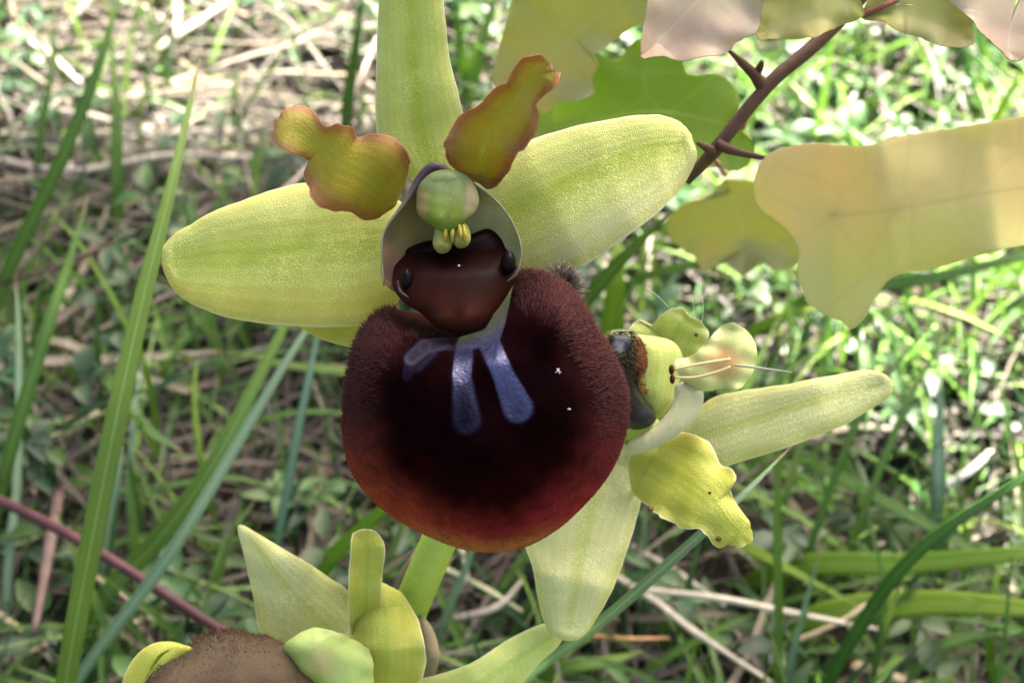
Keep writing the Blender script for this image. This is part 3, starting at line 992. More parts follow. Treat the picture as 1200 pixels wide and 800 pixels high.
# ---- second flower, behind on the right, seen from the side
f2 = empty('flower', PW(765, 500, -0.7), orchid)
f2['label'] = 'pale green flower seen from the side, half behind the front lip'
ovary(PW(590, 470, -0.85), PW(690, 500, -1.0), PW(770, 505, -0.85), f2)
S_('sepal', 'sepal_pale', f2, [(795, 512), (808, 490), (836, 466), (870, 458), (905, 452), (968, 441), (1012, 434), (1034, 437), (1045, 449), (1042, 464), (1020, 479), (984, 500), (920, 524), (870, 540), (845, 546), (815, 535)],
   [(810, 514), (880, 492), (960, 466), (1030, 450)], [-0.75, -0.7, -0.65, -0.72], cup=-0.03, wave=0.02, thick=0.02, fold=0.010, exp=4, jag=0.3, n=150)
S_('petal', 'petal_yellow', f2, [(738, 536), (765, 515), (798, 506), (830, 518), (845, 545), (857, 549), (863, 560), (855, 574), (862, 588), (874, 606), (882, 624), (878, 636), (866, 641), (852, 637), (840, 640), (828, 627), (816, 620), (796, 617), (776, 605), (760, 596), (744, 576)],
   [(765, 540), (800, 560), (835, 590), (865, 622)], [-0.72, -0.45, -0.3, -0.25], cup=-0.05, wave=0.03, wk=7, thick=0.035, jag=0.7, n=170)
S_('petal', 'petal_pale', f2, [(738, 400), (737, 385), (748, 375), (762, 382), (772, 372), (785, 362), (798, 361), (810, 372), (822, 377), (830, 390), (826, 408), (812, 424), (780, 426), (750, 420)],
   [(775, 420), (785, 400), (800, 378)], [-0.85, -0.85, -0.8], cup=0.04, wave=0.025, wk=6, thick=0.035, jag=0.4, n=110)
S_('sepal', 'sepal_pale', f2, [(740, 520), (755, 545), (752, 580), (742, 622), (724, 675), (704, 715), (685, 743), (669, 750), (650, 745), (638, 730), (625, 670), (612, 610), (640, 550), (690, 520)],
   [(715, 540), (690, 610), (675, 680), (668, 735)], [-0.85, -0.7, -0.6, -0.65], cup=-0.05, wave=0.025, thick=0.02, fold=0.010, exp=4, jag=0.3, n=150)
S_('cavity_wall', 'petal_pale', f2, [(735, 398), (760, 394), (790, 402), (800, 425), (794, 450), (786, 474), (770, 490), (752, 480), (738, 450)], [(768, 415), (764, 465)], [-0.62, -0.6], cup=-0.12, thick=0.04, n=70)
S_('collar', 'collar', f2, [(792, 452), (806, 448), (822, 455), (822, 478), (806, 498), (786, 514), (760, 527), (737, 531), (738, 518), (760, 504), (779, 488), (790, 470)], [(806, 462), (790, 495), (752, 520)], [-0.5, -0.48, -0.5], cup=-0.06, thick=0.04, n=80, rings=8)
def col2(mb):
    sheet(mb, [(790, 424), (808, 418), (826, 404), (836, 392), (848, 381), (862, 379), (876, 390), (885, 406), (885, 428), (876, 444), (864, 456), (846, 454), (824, 458), (802, 448)],
   [(810, 434), (840, 425), (868, 405)], [-0.45, -0.42, -0.42], cup=-0.05, wave=0.03, wk=6, thick=0.03, n=90, rings=16, jag=0.4)
    px, py = pxpy(mb.v[-1])
    k = smooth(30, 8, np.hypot((px - 848) * 0.9, (py - 425)))[:, None] * 0.85
    mb.c[-1] = np.array((0.54, 0.58, 0.22))[None] * (1 - k) + np.array((0.62, 0.34, 0.12))[None] * k
part('column', M['flesh'], f2, col2)
for pts in ([(790, 433), (812, 428), (835, 424), (856, 421)], [(790, 442), (815, 442), (840, 436), (856, 430)]):
    part('caudicle', M['flesh'], f2, lambda mb: tube(mb, [PW(x, y, -0.31) for x, y in pts], [0.006, 0.009, 0.010], 8, 20, (0.52, 0.46, 0.20)))
for (x, y, r) in ((787, 433, 0.020), (788, 444, 0.019)):
    part('viscidium', M['bead'], f2, lambda mb: ellipsoid(mb, PW(x, y, -0.31), (RT, UP, -FW), (r * 0.75, r * 1.35, r), 14, 8, col=(0.05, 0.017, 0.006)))
lip2 = [(704, 400), (714, 389), (732, 387), (748, 394), (756, 410), (758, 430), (750, 442), (748, 455), (757, 470), (768, 486), (762, 498), (742, 502), (720, 490), (700, 460), (690, 430)]
def lip2f(mb):
    sheet(mb, lip2, [(722, 410), (725, 440), (745, 485)], [-0.38, -0.34, -0.42], cup=-0.2, thick=0.05, n=90, rings=12, wave=0.02)
    V = mb.v[-1]
    py = 400 - (V - CAM) @ UP / ((V - CAM) @ FW) * KPX
    px = 600 + (V - CAM) @ RT / ((V - CAM) @ FW) * KPX
    k = smooth(18, 4, np.hypot(px - 727, (py - 400) * 0.8))[:, None] * 0.8 + smooth(470, 484, py)[:, None] * smooth(30, 8, np.abs(px - 742))[:, None] * 0.2
    e = smooth(738, 752, px)[:, None] * smooth(440, 425, py)[:, None]
    base = np.array((0.010, 0.007, 0.005)) * (1 - e) + np.array((0.08, 0.03, 0.01)) * e
    t = smooth(400, 388, py)[:, None]
    base = base * (1 - 0.7 * t) + np.array((0.28, 0.30, 0.08)) * 0.7 * t
    mb.c[-1] = base * (1 - k) + np.array((0.05, 0.06, 0.10)) * k
part('lip', M['gloss'], f2, lip2f)
def lip2fur(mb):
    R_, D_, L_, C_ = [], [], [], []
    for _ in range(1800):
        x, y = rng.uniform(704, 764), rng.uniform(388, 480)
        if min(math.hypot((x - 728) / 30, (y - 418) / 34), math.hypot((x - 738) / 20, (y - 462) / 24)) > 1 or math.hypot(x - 727, y - 402) < 10:
            continue
        p = PW(x, y, -0.33 - 0.12 * ((x - 728) / 30) ** 2 - 0.1 * ((y - 418) / 34) ** 2)
        R_.append(p); D_.append(nrm(-FW + RT * rng.normal(0.4, 0.4) + UP * rng.normal(-0.3, 0.4))); L_.append(rng.uniform(0.02, 0.045))
        right = x > 744
        C_.append(np.array((0.22, 0.08, 0.03) if right else (0.07, 0.06, 0.03)) * rng.uniform(0.5, 1.5))
    hairs(mb, R_, D_, L_, 0.003, C_)
tag(part('lip_fur', M['hair'], f2, lip2fur), kind='stuff')
for pts, c in (([(862, 428), (890, 431), (928, 436)], (0.5, 0.48, 0.40)), ):
    part('pale_filament', M['flesh'], f2, lambda mb: tube(mb, [PW(x, y, -0.3 + 0.25 * i) for i, (x, y) in enumerate(pts)], [0.007, 0.006, 0.002], 8, 16, c))
for pts in ([(822, 384), (824, 360), (821, 330)], [(815, 378), (813, 362), (811, 350)], [(785, 362), (772, 348), (757, 336)]):
    part('fine_hair', M['flesh'], f2, lambda mb: tube(mb, [PW(x, y, -0.8) for x, y in pts], [0.002, 0.002, 0.001], 5, 10, (0.5, 0.5, 0.4)))
def warts(mb):
    for x, y, r in ((762, 596, .018), (832, 577, .010), (842, 631, .016), (816, 392, .012)):
        ellipsoid(mb, PW(x, y, -0.28 if y > 500 else -0.76), (RT, UP, -FW), (r, r, r), 8, 6, col=(0.12, 0.05, 0.015))
part('brown_speck', M['flesh'], f2, warts)

# ---- third flower, low on the stem, seen from above
f3 = empty('flower', PW(430, 790, -1.0), orchid)
f3['label'] = 'lowest flower seen from above, cut by the bottom edge of the photo'
ovary(PW(455, 860, -2.0), PW(450, 840, -1.5), PW(440, 815, -1.1), f3)
S_('sepal', 'sepal_pale', f3, [(279, 620), (284, 615), (300, 624), (330, 642), (360, 659), (386, 677), (410, 695), (425, 740), (420, 780), (360, 770), (332, 752), (305, 740), (297, 700), (287, 655)],
   [(395, 745), (350, 700), (290, 626)], [-0.95, -0.85, -0.75], cup=-0.03, wave=0.02, thick=0.035, fold=0.003)
S_('petal', 'petal_yellow', f3, [(410, 735), (408, 700), (410, 660), (412, 630), (420, 621), (434, 620), (446, 628), (451, 642), (449, 665), (447, 690), (446, 720), (438, 750), (420, 755)],
   [(426, 735), (430, 690), (431, 640)], [-0.7, -0.55, -0.5], cup=0.03, wave=0.03, wk=5, thick=0.03, jag=0.3)
S_('petal', 'petal_yellow', f3, [(412, 720), (430, 688), (446, 683), (466, 692), (480, 708), (490, 728), (497, 752), (499, 775), (492, 800), (470, 830), (440, 830), (420, 800), (408, 760)],
   [(450, 800), (452, 760), (450, 712)], [-0.62, -0.5, -0.62], cup=-0.10, wave=0.035, thick=0.03, jag=0.3)
S_('sepal', 'petal_pale', f3, [(470, 812), (484, 798), (515, 790), (550, 778), (575, 763), (598, 748), (636, 731), (653, 735), (660, 743), (652, 758), (632, 776), (614, 797), (590, 825), (540, 850), (490, 850)],
   [(490, 830), (560, 800), (645, 745)], [-0.9, -0.75, -0.8], cup=-0.08, wave=0.015, thick=0.035)
def col3(mb):
    sheet(mb, [(331, 760), (342, 748), (359, 738), (378, 736), (396, 740), (416, 750), (432, 763), (438, 785), (432, 820), (390, 835), (365, 810), (345, 778)], [(370, 760), (405, 800)], [-0.3, -0.32], cup=-0.12, wave=0.02, wk=6, thick=0.03, n=80, rings=16, jag=0.6)
    px, py = pxpy(mb.v[-1])
    k = smooth(26, 5, np.hypot(px - 377, (py - 775)))[:, None] * 0.5
    mb.c[-1] = np.array((0.40, 0.50, 0.12))[None] * (1 - k) + np.array((0.60, 0.36, 0.16))[None] * k
part('column', M['flesh'], f3, col3)
lip3 = [(165, 800), (190, 775), (222, 758), (240, 744), (262, 738), (285, 742), (316, 746), (338, 758), (352, 775), (375, 800), (370, 850), (270, 880), (180, 850)]
def lip3f(mb):
    global G3
    G3 = sheet(mb, lip3, [(215, 815), (345, 815)], [-0.2, -0.1, -0.2], cup=-0.35, thick=0.03, n=90, rings=24, wave=0.02)
    mb.c[-1] = np.tile((0.095, 0.066, 0.038), (len(mb.v[-1]), 1))
part('lip', M['lip'], f3, lip3f)
S_('lip_margin', 'petal_yellow', f3, [(144, 803), (150, 783), (162, 766), (178, 755), (196, 752), (216, 757), (228, 764), (200, 790), (180, 830), (150, 830)], [(165, 810), (185, 772), (205, 760)], [-0.5, -0.45, -0.45], cup=-0.06, thick=0.04, n=60, rings=7)
def lip3fur(mb):
    R_, D_, L_, C_ = [], [], [], []
    while len(R_) < 4200:
        i, k = int(23 * math.sqrt(rng.random())), rng.integers(90)
        p = G3[i][k] + (G3[min(i + 1, 23)][k] - G3[i][k]) * rng.random() + (G3[i][(k + 1) % 90] - G3[i][k]) * rng.random()
        px, py = pxpy(p[None])
        if py[0] > 825:
            continue
        f = i / 23
        if f < 0.25 + 0.6 * rng.random():
            continue
        out = nrm(G3[min(i + 1, 23)][k] - G3[max(i - 1, 0)][k])
        R_.append(p - FW * 0.012); D_.append(nrm(-FW * 0.55 + out * (0.4 + f) + rng.normal(0, 0.25, 3))); L_.append(rng.uniform(0.012, 0.026) * (1 + f ** 4))
        dk = smooth(0.8, 1.0, f)
        C_.append((np.array((0.12, 0.085, 0.05)) * (1 - dk) + np.array((0.07, 0.026, 0.015)) * dk) * rng.uniform(0.85, 1.25))
    hairs(mb, R_, D_, L_, 0.0034, C_)
tag(part('lip_fur', M['hair'], f3, lip3fur), kind='stuff')
def bract(mb):
    sheet(mb, [(484, 728), (494, 722), (506, 735), (513, 755), (514, 775), (505, 795), (492, 800), (498, 775), (497, 750)], [(496, 735), (505, 770), (500, 790)], [-0.95, -0.9, -0.95], cup=-0.05, thick=0.03, n=60, rings=6, col=(0.30, 0.24, 0.13))
part('withered_bract', M['straw'], orchid, bract)
def bract2(mb):
    sheet(mb, [(462, 690), (470, 668), (484, 650), (491, 642), (490, 660), (482, 684), (472, 705)], [(468, 695), (484, 655)], [-1.1, -1.0], cup=-0.03, thick=0.03, n=50, rings=6, col=(0.24, 0.17, 0.11))
part('withered_bract', M['straw'], orchid, bract2)

# ------------------------------------------------------------------ grass blades that stand out one by one
def grass(pts, wpx, mat, label, twist=0.3, fold=0.25, tipw=0.03, kind='grass_blade', cat='grass blade'):
    """pts: (photo x, photo y, height above ground in cm), root first"""
    q = [PH(*p) for p in pts]
    d = np.mean([(p - CAM) @ FW for p in q])
    root = q[0].copy()
    if pts[0][2] <= 0.01:
        q[0][2] = gz(q[0][0], q[0][1]) - 0.1
    mb = MB()
    blade(mb, q, PXW(wpx, d) * 0.78, twist=twist, fold=fold, tipw=tipw)
    o = mb.build(kind, M[mat], origin=q[0])
    tag(o, label, cat, 'grass blades around the orchid')

G_ = grass
G_([(48, 980, 0), (72, 830, 2.4), (122, 560, 4.2), (163, 370, 5.0), (203, 210, 5.5), (238, 52, 5.8)], 33, 'grass', 'broad tall green blade with pale midrib left of the left sepal', 0.5, 0.35)
G_([(-60, 470, 0), (5, 330, 1.6), (75, 180, 3.0), (118, 70, 3.8), (146, -30, 4.2)], 22, 'grass', 'green blade leaning right across the upper left corner', 0.4)
G_([(-40, 680, 0), (5, 556, 1.5), (50, 402, 2.6), (80, 310, 3.0), (104, 228, 3.3)], 22, 'grass', 'pointed green blade ending mid-left beside the brown tendril', 0.3)
G_([(10, 900, 0), (92, 795, 1.4), (200, 648, 2.6), (298, 486, 3.4), (358, 388, 3.8), (420, 300, 4.0)], 19, 'grass_blue', 'long straight blue-green blade rising diagonally under the left sepal', 0.2, 0.2)
G_([(60, 800, 0), (120, 705, 1.0), (185, 632, 1.8), (252, 540, 2.6), (330, 390, 3.3), (380, 290, 3.6)], 30, 'grass', 'green blade just above and parallel to the blue-green diagonal blade', 0.9, 0.3)
G_([(300, 720, 0), (326, 630, 0.8), (350, 500, 1.8), (371, 398, 2.4), (380, 330, 2.7)], 14, 'grass_blue', 'narrow pale blue-green blade upright left of the maroon lip', 0.3)
G_([(184, 560, 0), (181, 485, 0.7), (160, 405, 1.4), (98, 292, 2.0), (40, 228, 2.1)], 11, 'grass_bright', 'thin bright green blade arching left behind the tallest blade', 0.3)
G_([(140, 300, 0), (137, 215, 0.7), (136, 120, 1.4), (128, 20, 1.9)], 20, 'grass', 'blurred upright blade at upper left between two leaning blades', 0.2)
G_([(-5, 800, 0), (8, 690, 0.6), (20, 560, 1.3), (22, 400, 2.0), (18, 320, 2.3)], 14, 'grass_blue', 'slender blue-green blade upright along the left edge', 0.3)
G_([(398, 190, 0), (406, 138, 1.0), (416, 60, 2.0), (428, -20, 2.8)], 19, 'grass', 'dark green blade upright beside the top sepal', 0.3)
G_([(115, 740, 0), (126, 640, 0.7), (138, 540, 1.4), (142, 470, 1.6)], 20, 'grass_blue', 'blue-green blade half hidden behind the tallest blade', 0.2)
G_([(470, 445, 0), (420, 438, 0.5), (340, 428, 0.7), (292, 416, 0.7), (247, 412, 0.7)], 12, 'grass_tipped', 'thin horizontal blade with orange tip left of the lip', 0.2)
G_([(340, 720, 0), (378, 668, 0.8), (412, 630, 1.4), (455, 590, 2.0), (520, 520, 2.6)], 26, 'grass_bright', 'broad bright blade running up behind the lower left of the lip', 0.1, 0.15)
G_([(505, 790, 0), (520, 730, 0.5), (548, 660, 1.2), (556, 620, 1.5)], 13, 'grass_blue', 'short blue-green blade just right of the orchid stem', 0.4)
G_([(560, 850, 0), (612, 800, 2.0), (700, 732, 4.0), (812, 634, 5.0), (872, 578, 5.2), (930, 520, 5.2)], 17, 'grass_blue', 'long blue-green blade rising diagonally past the hanging pale sepal', 0.2, 0.2)
G_([(905, 860, 0), (912, 760, 0.9), (911, 640, 2.0), (913, 520, 2.9), (921, 385, 3.6)], 14, 'grass', 'upright narrow blade crossing behind the right-hand sepal', 0.3)
G_([(914, 860, 0), (924, 790, 0.6), (938, 730, 1.1), (963, 638, 1.7)], 13, 'grass_blue', 'short pale blade with fine tip near the bottom right', 0.3)
G_([(800, 585, 0), (872, 638, 0.8), (935, 672, 1.2), (1010, 712, 1.3)], 15, 'grass_bright', 'bright green blade pointing down right below the yellow petal', 0.2)
G_([(860, 668, 0), (940, 662, 0.6), (1060, 660, 1.1), (1200, 648, 1.6), (1300, 640, 1.7)], 36, 'grass_bright', 'upper of two broad bright blades lying level at lower right', 0.2, 0.15)
G_([(880, 725, 0), (960, 722, 0.5), (1080, 706, 1.0), (1200, 712, 1.4), (1300, 720, 1.5)], 44, 'grass_bright', 'lower of two broad bright blades lying level at lower right', 0.2, 0.15)
G_([(945, 850, 0), (972, 798, 1.0), (1030, 700, 2.2), (1092, 632, 3.0), (1205, 556, 3.6), (1290, 500, 3.8)], 22, 'grass_dark', 'dark green blade sweeping up to the lower right edge', 0.3)
G_([(900, 520, 0), (945, 540, 0.4), (1060, 600, 0.8), (1170, 662, 0.9), (1230, 695, 0.9)], 18, 'grass', 'green blade sloping down right beneath the right-hand sepal', 0.2)
G_([(925, 720, 0), (950, 640, 0.7), (1000, 505, 1.8), (1052, 425, 2.3), (1125, 345, 2.6)], 12, 'grass', 'left one of two thin blades rising to the sunlit patch', 0.3)
G_([(985, 700, 0), (1005, 620, 0.7), (1058, 485, 1.6), (1092, 420, 1.9), (1128, 372, 2.1)], 12, 'grass', 'right one of two thin blades rising to the sunlit patch', 0.3)
G_([(1105, 660, 0), (1100, 590, 0.6), (1100, 510, 1.1), (1105, 440, 1.5)], 24, 'grass_blue', 'blurred broad blue-green blade upright at middle right', 0.2)
G_([(690, 340, 0), (742, 330, 1.0), (830, 306, 1.8), (930, 284, 2.3)], 16, 'grass', 'green blade pointing right under the end of the thorny twig', 0.2)
G_([(880, 365, 0), (960, 345, 0.9), (1080, 328, 1.6), (1200, 300, 2.0), (1280, 280, 2.1)], 20, 'grass', 'long green blade along the lower edge of the big lobed leaf', 0.3)
G_([(600, 800, 0), (655, 786, 0.4), (710, 775, 0.6), (755, 762, 0.6)], 24, 'grass', 'broad soft green blade at the bottom beside the blue-green blade', 0.2, 0.15)
G_([(640, 400, 0.2), (686, 352, 2.6), (730, 303, 3.9), (788, 247, 4.8)], 24, 'grass', 'grey-green folded blade just under the right sepal', 0.2, 0.6)
G_([(1135, 210, 0), (1165, 145, 1.0), (1205, 70, 1.8)], 14, 'grass_bright', 'sunlit blade at the right edge above the big lobed leaf', 0.2)
G_([(820, 400, 0), (890, 384, 0.4), (970, 352, 0.7), (1010, 330, 0.8)], 18, 'grass_bright', 'short blade behind the tip of the big lobed leaf', 0.2)
G_([(700, 470, 0), (716, 380, 0.9), (722, 320, 1.5), (722, 250, 1.8)], 34, 'grass_bright', 'blurred broad pale blade upright right of the lip shoulder', 0.1, 0.1)
G_([(560, 140, 0), (540, 60, 1.0), (532, -20, 1.8)], 16, 'grass_bright', 'bright blade right behind the top sepal', 0.2)
G_([(545, 120, 0), (562, 60, 0.8), (585, -10, 1.4)], 20, 'grass', 'grey-green blade leaning right of the top sepal', 0.2)
G_([(0, 660, 0), (60, 570, 0.5), (160, 575, 0.8), (280, 560, 0.9), (390, 610, 0.5)], 11, 'grass', 'thin blade bowed level across the lower left litter', 0.2)
G_([(60, 380, 0), (120, 440, 0.8), (170, 500, 1.0), (215, 530, 1.0)], 22, 'grass_dark', 'dark blade drooping left of the green diagonal blade', 0.3)
G_([(1040, 840, 0), (1085, 770, 0.6), (1140, 745, 0.8), (1230, 740, 0.9)], 18, 'grass', 'green blade at the very bottom right corner', 0.3)

G_([(150, 660, 0), (152, 570, 0.6), (158, 480, 1.1), (168, 415, 1.3)], 11, 'grass_blue', 'short narrow blade close right of the tallest blade at mid height', 0.3)
G_([(262, 640, 0), (240, 560, 0.7), (228, 470, 1.2), (232, 410, 1.4)], 10, 'grass_bright', 'thin bright blade upright below the tip of the left sepal', 0.4)
G_([(20, 250, 0), (48, 160, 0.9), (62, 60, 1.6), (60, -20, 1.9)], 11, 'grass', 'slim upright blade near the top left corner', 0.3)
G_([(250, 800, 0), (244, 720, 0.5), (262, 640, 0.9), (300, 585, 1.1)], 12, 'grass', 'curved blade between the purplish stalk and the pointed pale sepal', 0.4)
G_([(1010, 840, 0), (1030, 760, 0.7), (1035, 690, 1.2), (1022, 610, 1.6)], 11, 'grass', 'thin upright blade in front of the two level bright blades', 0.3)
G_([(1180, 830, 0), (1160, 760, 0.6), (1165, 690, 1.0), (1185, 630, 1.2)], 14, 'grass_bright', 'upright blade near the lower right corner', 0.3)

# dry stalks that stand out one by one
def straw(pts, wpx, col, label, flat=0.6, name='dry_straw', cat='dry straw', tip=0.5, group='dry stalks in the litter'):
    q = [PH(*p) for p in pts]
    d = np.mean([(p - CAM) @ FW for p in q])
    r = PXW(wpx, d) / 2
    mb = MB()
    tube(mb, q, [r] * (len(q) - 1) + [r * tip], 8, len(q) * 7, col, flat)
    V = mb.v[-1]
    k = rng.uniform(0.8, 1.15, len(V) // 8).repeat(8)[:, None]
    mb.c[-1] = mb.c[-1] * k
    tag(mb.build(name, M['straw'], origin=q[0]), label, cat, group)
pale, tan, grey = (0.40, 0.36, 0.27), (0.40, 0.32, 0.20), (0.30, 0.27, 0.22)
straw([(-30, 573, 1.4), (60, 615, 1.8), (150, 668, 1.9), (258, 738, 1.6), (330, 775, 1.0)], 13, (0.085, 0.028, 0.034), 'purplish red stalk slanting across the lower left', 1.0, 'red_stalk', 'stalk')
straw([(72, 560, 0.5), (58, 640, 0.7), (40, 740, 0.7)], 15, (0.15, 0.095, 0.08), 'pinkish withered stalk upright at lower left', 0.5, 'withered_stalk', 'stalk')
straw([(-20, 338, 1.5), (60, 315, 1.9), (110, 294, 2.0), (172, 266, 2.0)], 5, (0.09, 0.06, 0.03), 'thin brown tendril pointing right at middle left', 1.0, 'tendril', 'tendril', 0.2)
straw([(722, 675, 0.5), (770, 705, 0.7), (812, 738, 0.7), (905, 800, 0.6)], 11, pale, 'white straw slanting down right below the yellow petal')
straw([(740, 690, 0.6), (840, 700, 0.9), (930, 718, 0.9), (1035, 738, 0.8)], 11, pale, 'long white straw lying level at lower right')
straw([(930, 752, 0.4), (985, 728, 0.8), (1015, 708, 0.9), (1060, 688, 0.8)], 18, tan, 'tan dead blade beneath the broad bright blades', 0.25)
straw([(1000, 778, 0.3), (1040, 790, 0.4), (1080, 802, 0.4)], 20, tan, 'short tan dead blade at the bottom right', 0.25)
straw([(-10, 105, 0.2), (60, 128, 0.5), (130, 142, 0.5), (220, 180, 0.3)], 12, grey, 'grey straw sloping right across the upper left litter')
straw([(-10, 188, 0.4), (90, 200, 0.6), (200, 182, 0.6), (300, 186, 0.5)], 12, grey, 'long grey straw lying level at upper left')
straw([(-10, 155, 0.3), (80, 165, 0.4), (190, 176, 0.4)], 9, grey, 'shorter grey straw above the long level one at upper left')
straw([(180, 60, 0.3), (222, 32, 0.4), (270, 0, 0.4)], 12, pale, 'pale sunlit straw pointing to the top edge at upper left')
straw([(10, 30, 0.2), (55, 62, 0.4), (95, 98, 0.4)], 12, pale, 'thick pale straw in the top left corner')
straw([(208, -10, 0.5), (206, 30, 0.5), (203, 60, 0.3)], 9, pale, 'short upright pale straw at the top left')
straw([(20, 525, 0.4), (75, 508, 0.6), (115, 482, 0.5)], 12, pale, 'pale straw behind the tallest blade at middle left')
straw([(-10, 712, 0.4), (30, 742, 0.5), (62, 775, 0.4)], 9, (0.5, 0.44, 0.24), 'yellowish straw in the lower left corner')
straw([(100, 668, 0.6), (160, 708, 0.7), (222, 752, 0.5)], 6, tan, 'thin tan straw under the purplish red stalk')
straw([(540, 640, 0.6), (546, 672, 0.8), (528, 705, 0.6), (512, 740, 0.3)], 7, pale, 'bent pale straw just right of the orchid stem')
straw([(530, 725, 0.4), (580, 712, 0.6), (612, 680, 0.6)], 12, grey, 'grey straw between the stem and the hanging sepal')
straw([(520, 665, 0.5), (570, 690, 0.6), (612, 716, 0.5)], 8, (0.42, 0.42, 0.24), 'thin yellowish straw crossing the grey one by the stem')
straw([(695, 745, 0.5), (735, 748, 0.7), (785, 747, 0.6)], 8, (0.36, 0.20, 0.08), 'orange-brown straw beside the hanging sepal tip')
straw([(1105, 570, 0.4), (1135, 552, 0.6), (1160, 528, 0.5)], 20, (0.7, 0.68, 0.62), 'short white dead blade at middle right', 0.3)
straw([(740, 640, 0.3), (790, 668, 0.5), (850, 710, 0.4)], 10, grey, 'grey straw behind the long blue-green blade')

# ------------------------------------------------------------------ hawthorn: thorny twig and lobed leaves reaching in, plus unseen shade foliage added above
shrub = empty('hawthorn_shrub', (-24, 27, -0.4))
tag(shrub, 'thorny brown hawthorn twig with large pale lobed leaves at upper right', 'shrub')
def leaf_mat(name, c1, c2, vein, trans, cpale):
    m, nt, p, out = new_mat(name)
    vec, t, v = st(nt)
    obj = nd(nt, 'ShaderNodeTexCoord').outputs['Object']
    n1 = noise(nt, 75, 4, 0.55, obj)
    n2 = noise(nt, 1500, 4, 0.6, obj)
    c = mixc(nt, rampf(nt, n1, 0.35, 0.65), c1, c2)
    c = mixc(nt, rampf(nt, n2, 0.4, 0.8, 0, 0.3), c, cpale)
    d = nd(nt, 'ShaderNodeMath', operation='SUBTRACT'); nt.links.new(v, d.inputs[0]); d.inputs[1].default_value = 0.5
    ab = nd(nt, 'ShaderNodeMath', operation='ABSOLUTE'); nt.links.new(d.outputs[0], ab.inputs[0])
    c = mixc(nt, rampf(nt, ab.outputs[0], 0.008, 0.025, 0.5, 0), c, vein)
    wv = nd(nt, 'ShaderNodeTexVoronoi', feature='DISTANCE_TO_EDGE')
    nt.links.new(obj, wv.inputs['Vector']); wv.inputs['Scale'].default_value = 320
    c = mixc(nt, rampf(nt, wv.outputs['Distance'], 0.0, 0.07, 0.25, 0), c, vein)
    nt.links.new(c, p.inputs['Base Color'])
    p.inputs['Roughness'].default_value = 0.4
    bp = nd(nt, 'ShaderNodeBump'); bp.inputs['Strength'].default_value = 0.4; bp.inputs['Distance'].default_value = 0.0002
    nt.links.new(wv.outputs['Distance'], bp.inputs['Height']); nt.links.new(bp.outputs[0], p.inputs['Normal'])
    thin(nt, p, out, c, trans)
    return m
M['leaf_pink'] = leaf_mat('leaf_pinkish', (0.52, 0.45, 0.29), (0.52, 0.39, 0.28), (0.60, 0.52, 0.36), 0.4, (0.60, 0.52, 0.38))
M['leaf_olive'] = leaf_mat('leaf_olive', (0.44, 0.46, 0.11), (0.48, 0.45, 0.18), (0.48, 0.50, 0.2), 0.5, (0.48, 0.44, 0.24))
M['leaf_green'] = leaf_mat('leaf_fresh_green', (0.26, 0.40, 0.04), (0.30, 0.42, 0.06), (0.40, 0.5, 0.12), 0.5, (0.36, 0.46, 0.1))
M['leaf_buff'] = leaf_mat('leaf_buff', (0.64, 0.51, 0.22), (0.54, 0.54, 0.17), (0.50, 0.44, 0.18), 0.45, (0.66, 0.55, 0.28))

def twig(pts, rad, name='twig', sides=10, n=40):
    mb = MB()
    tube(mb, pts, rad, sides, n, (0.085, 0.040, 0.022))
    return mb.build(name, M['bark'], shrub)
tw = twig([PW(1180, -190, -1.2), PW(1060, -60, -1.0), PW(966, 42, -0.85), (PW(908, 92, -0.8)), PW(868, 138, -0.8), PW(838, 176, -0.85), PW(818, 198, -0.95), PW(806, 214, -1.0)], [0.050, 0.045, 0.040, 0.037, 0.036, 0.040, 0.032, 0.016])
for pts, r in (([(894, 102), (884, 88), (870, 74), (853, 58)], [0.04, 0.03, 0.024, 0.008]), ([(884, 90), (890, 80), (893, 72)], [0.028, 0.022, 0.012]), ([(842, 170), (860, 177), (890, 184), (925, 191)], [0.036, 0.026, 0.016, 0.003]), ([(836, 178), (826, 172), (818, 168)], [0.03, 0.02, 0.012])):
    twig([PW(x, y, -0.8 + 0.05 * i) for i, (x, y) in enumerate(pts)], r, 'thorn', 8, 14)
def leaf(mat, outline, spine, depth, pet=None, **k):
    o = S_('leaf', mat, shrub, outline, spine, depth, **{**dict(thick=0.025, n=130, jag=0.5, wave=0.05, wk=5, cup=0.05), **k})
    if pet:
        mb = MB(); tube(mb, [PW(*q) for q in pet], [0.018, 0.016, 0.014], 8, 16, (0.34, 0.13, 0.09)); mb.build('petiole', M['bark'], o)
leaf('leaf_pink', [(750, 62), (753, 40), (760, 0), (768, -50), (800, -90), (860, -90), (890, -40), (892, 10), (884, 40), (866, 48), (850, 62), (826, 66), (800, 71), (775, 66), (756, 69)], [(880, -70), (830, -10), (770, 50)], [-0.3, -0.25, -0.3], pet=[(880, -70, -0.3), (930, -60, -0.6), (1000, -10, -0.9)])
leaf('leaf_olive', [(884, 20), (900, -30), (940, -60), (985, -40), (1012, 10), (1006, 22), (985, 30), (960, 41), (935, 46), (905, 45), (890, 46)], [(1000, -30), (955, 10), (900, 38)], [-0.35, -0.35, -0.4], pet=[(1000, -30, -0.4), (1020, -40, -0.6), (1060, -60, -0.95)])
leaf('leaf_olive', [(1010, 20), (1030, -20), (1070, -60), (1120, -40), (1130, 0), (1142, 45), (1130, 55), (1104, 54), (1080, 45), (1060, 40), (1034, 25)], [(1015, 18), (1070, 5), (1130, 45)], [-0.55, -0.45, -0.4], pet=[(1010, 18, -0.55), (1040, 5, -0.45), (1062, -8, -0.5)])
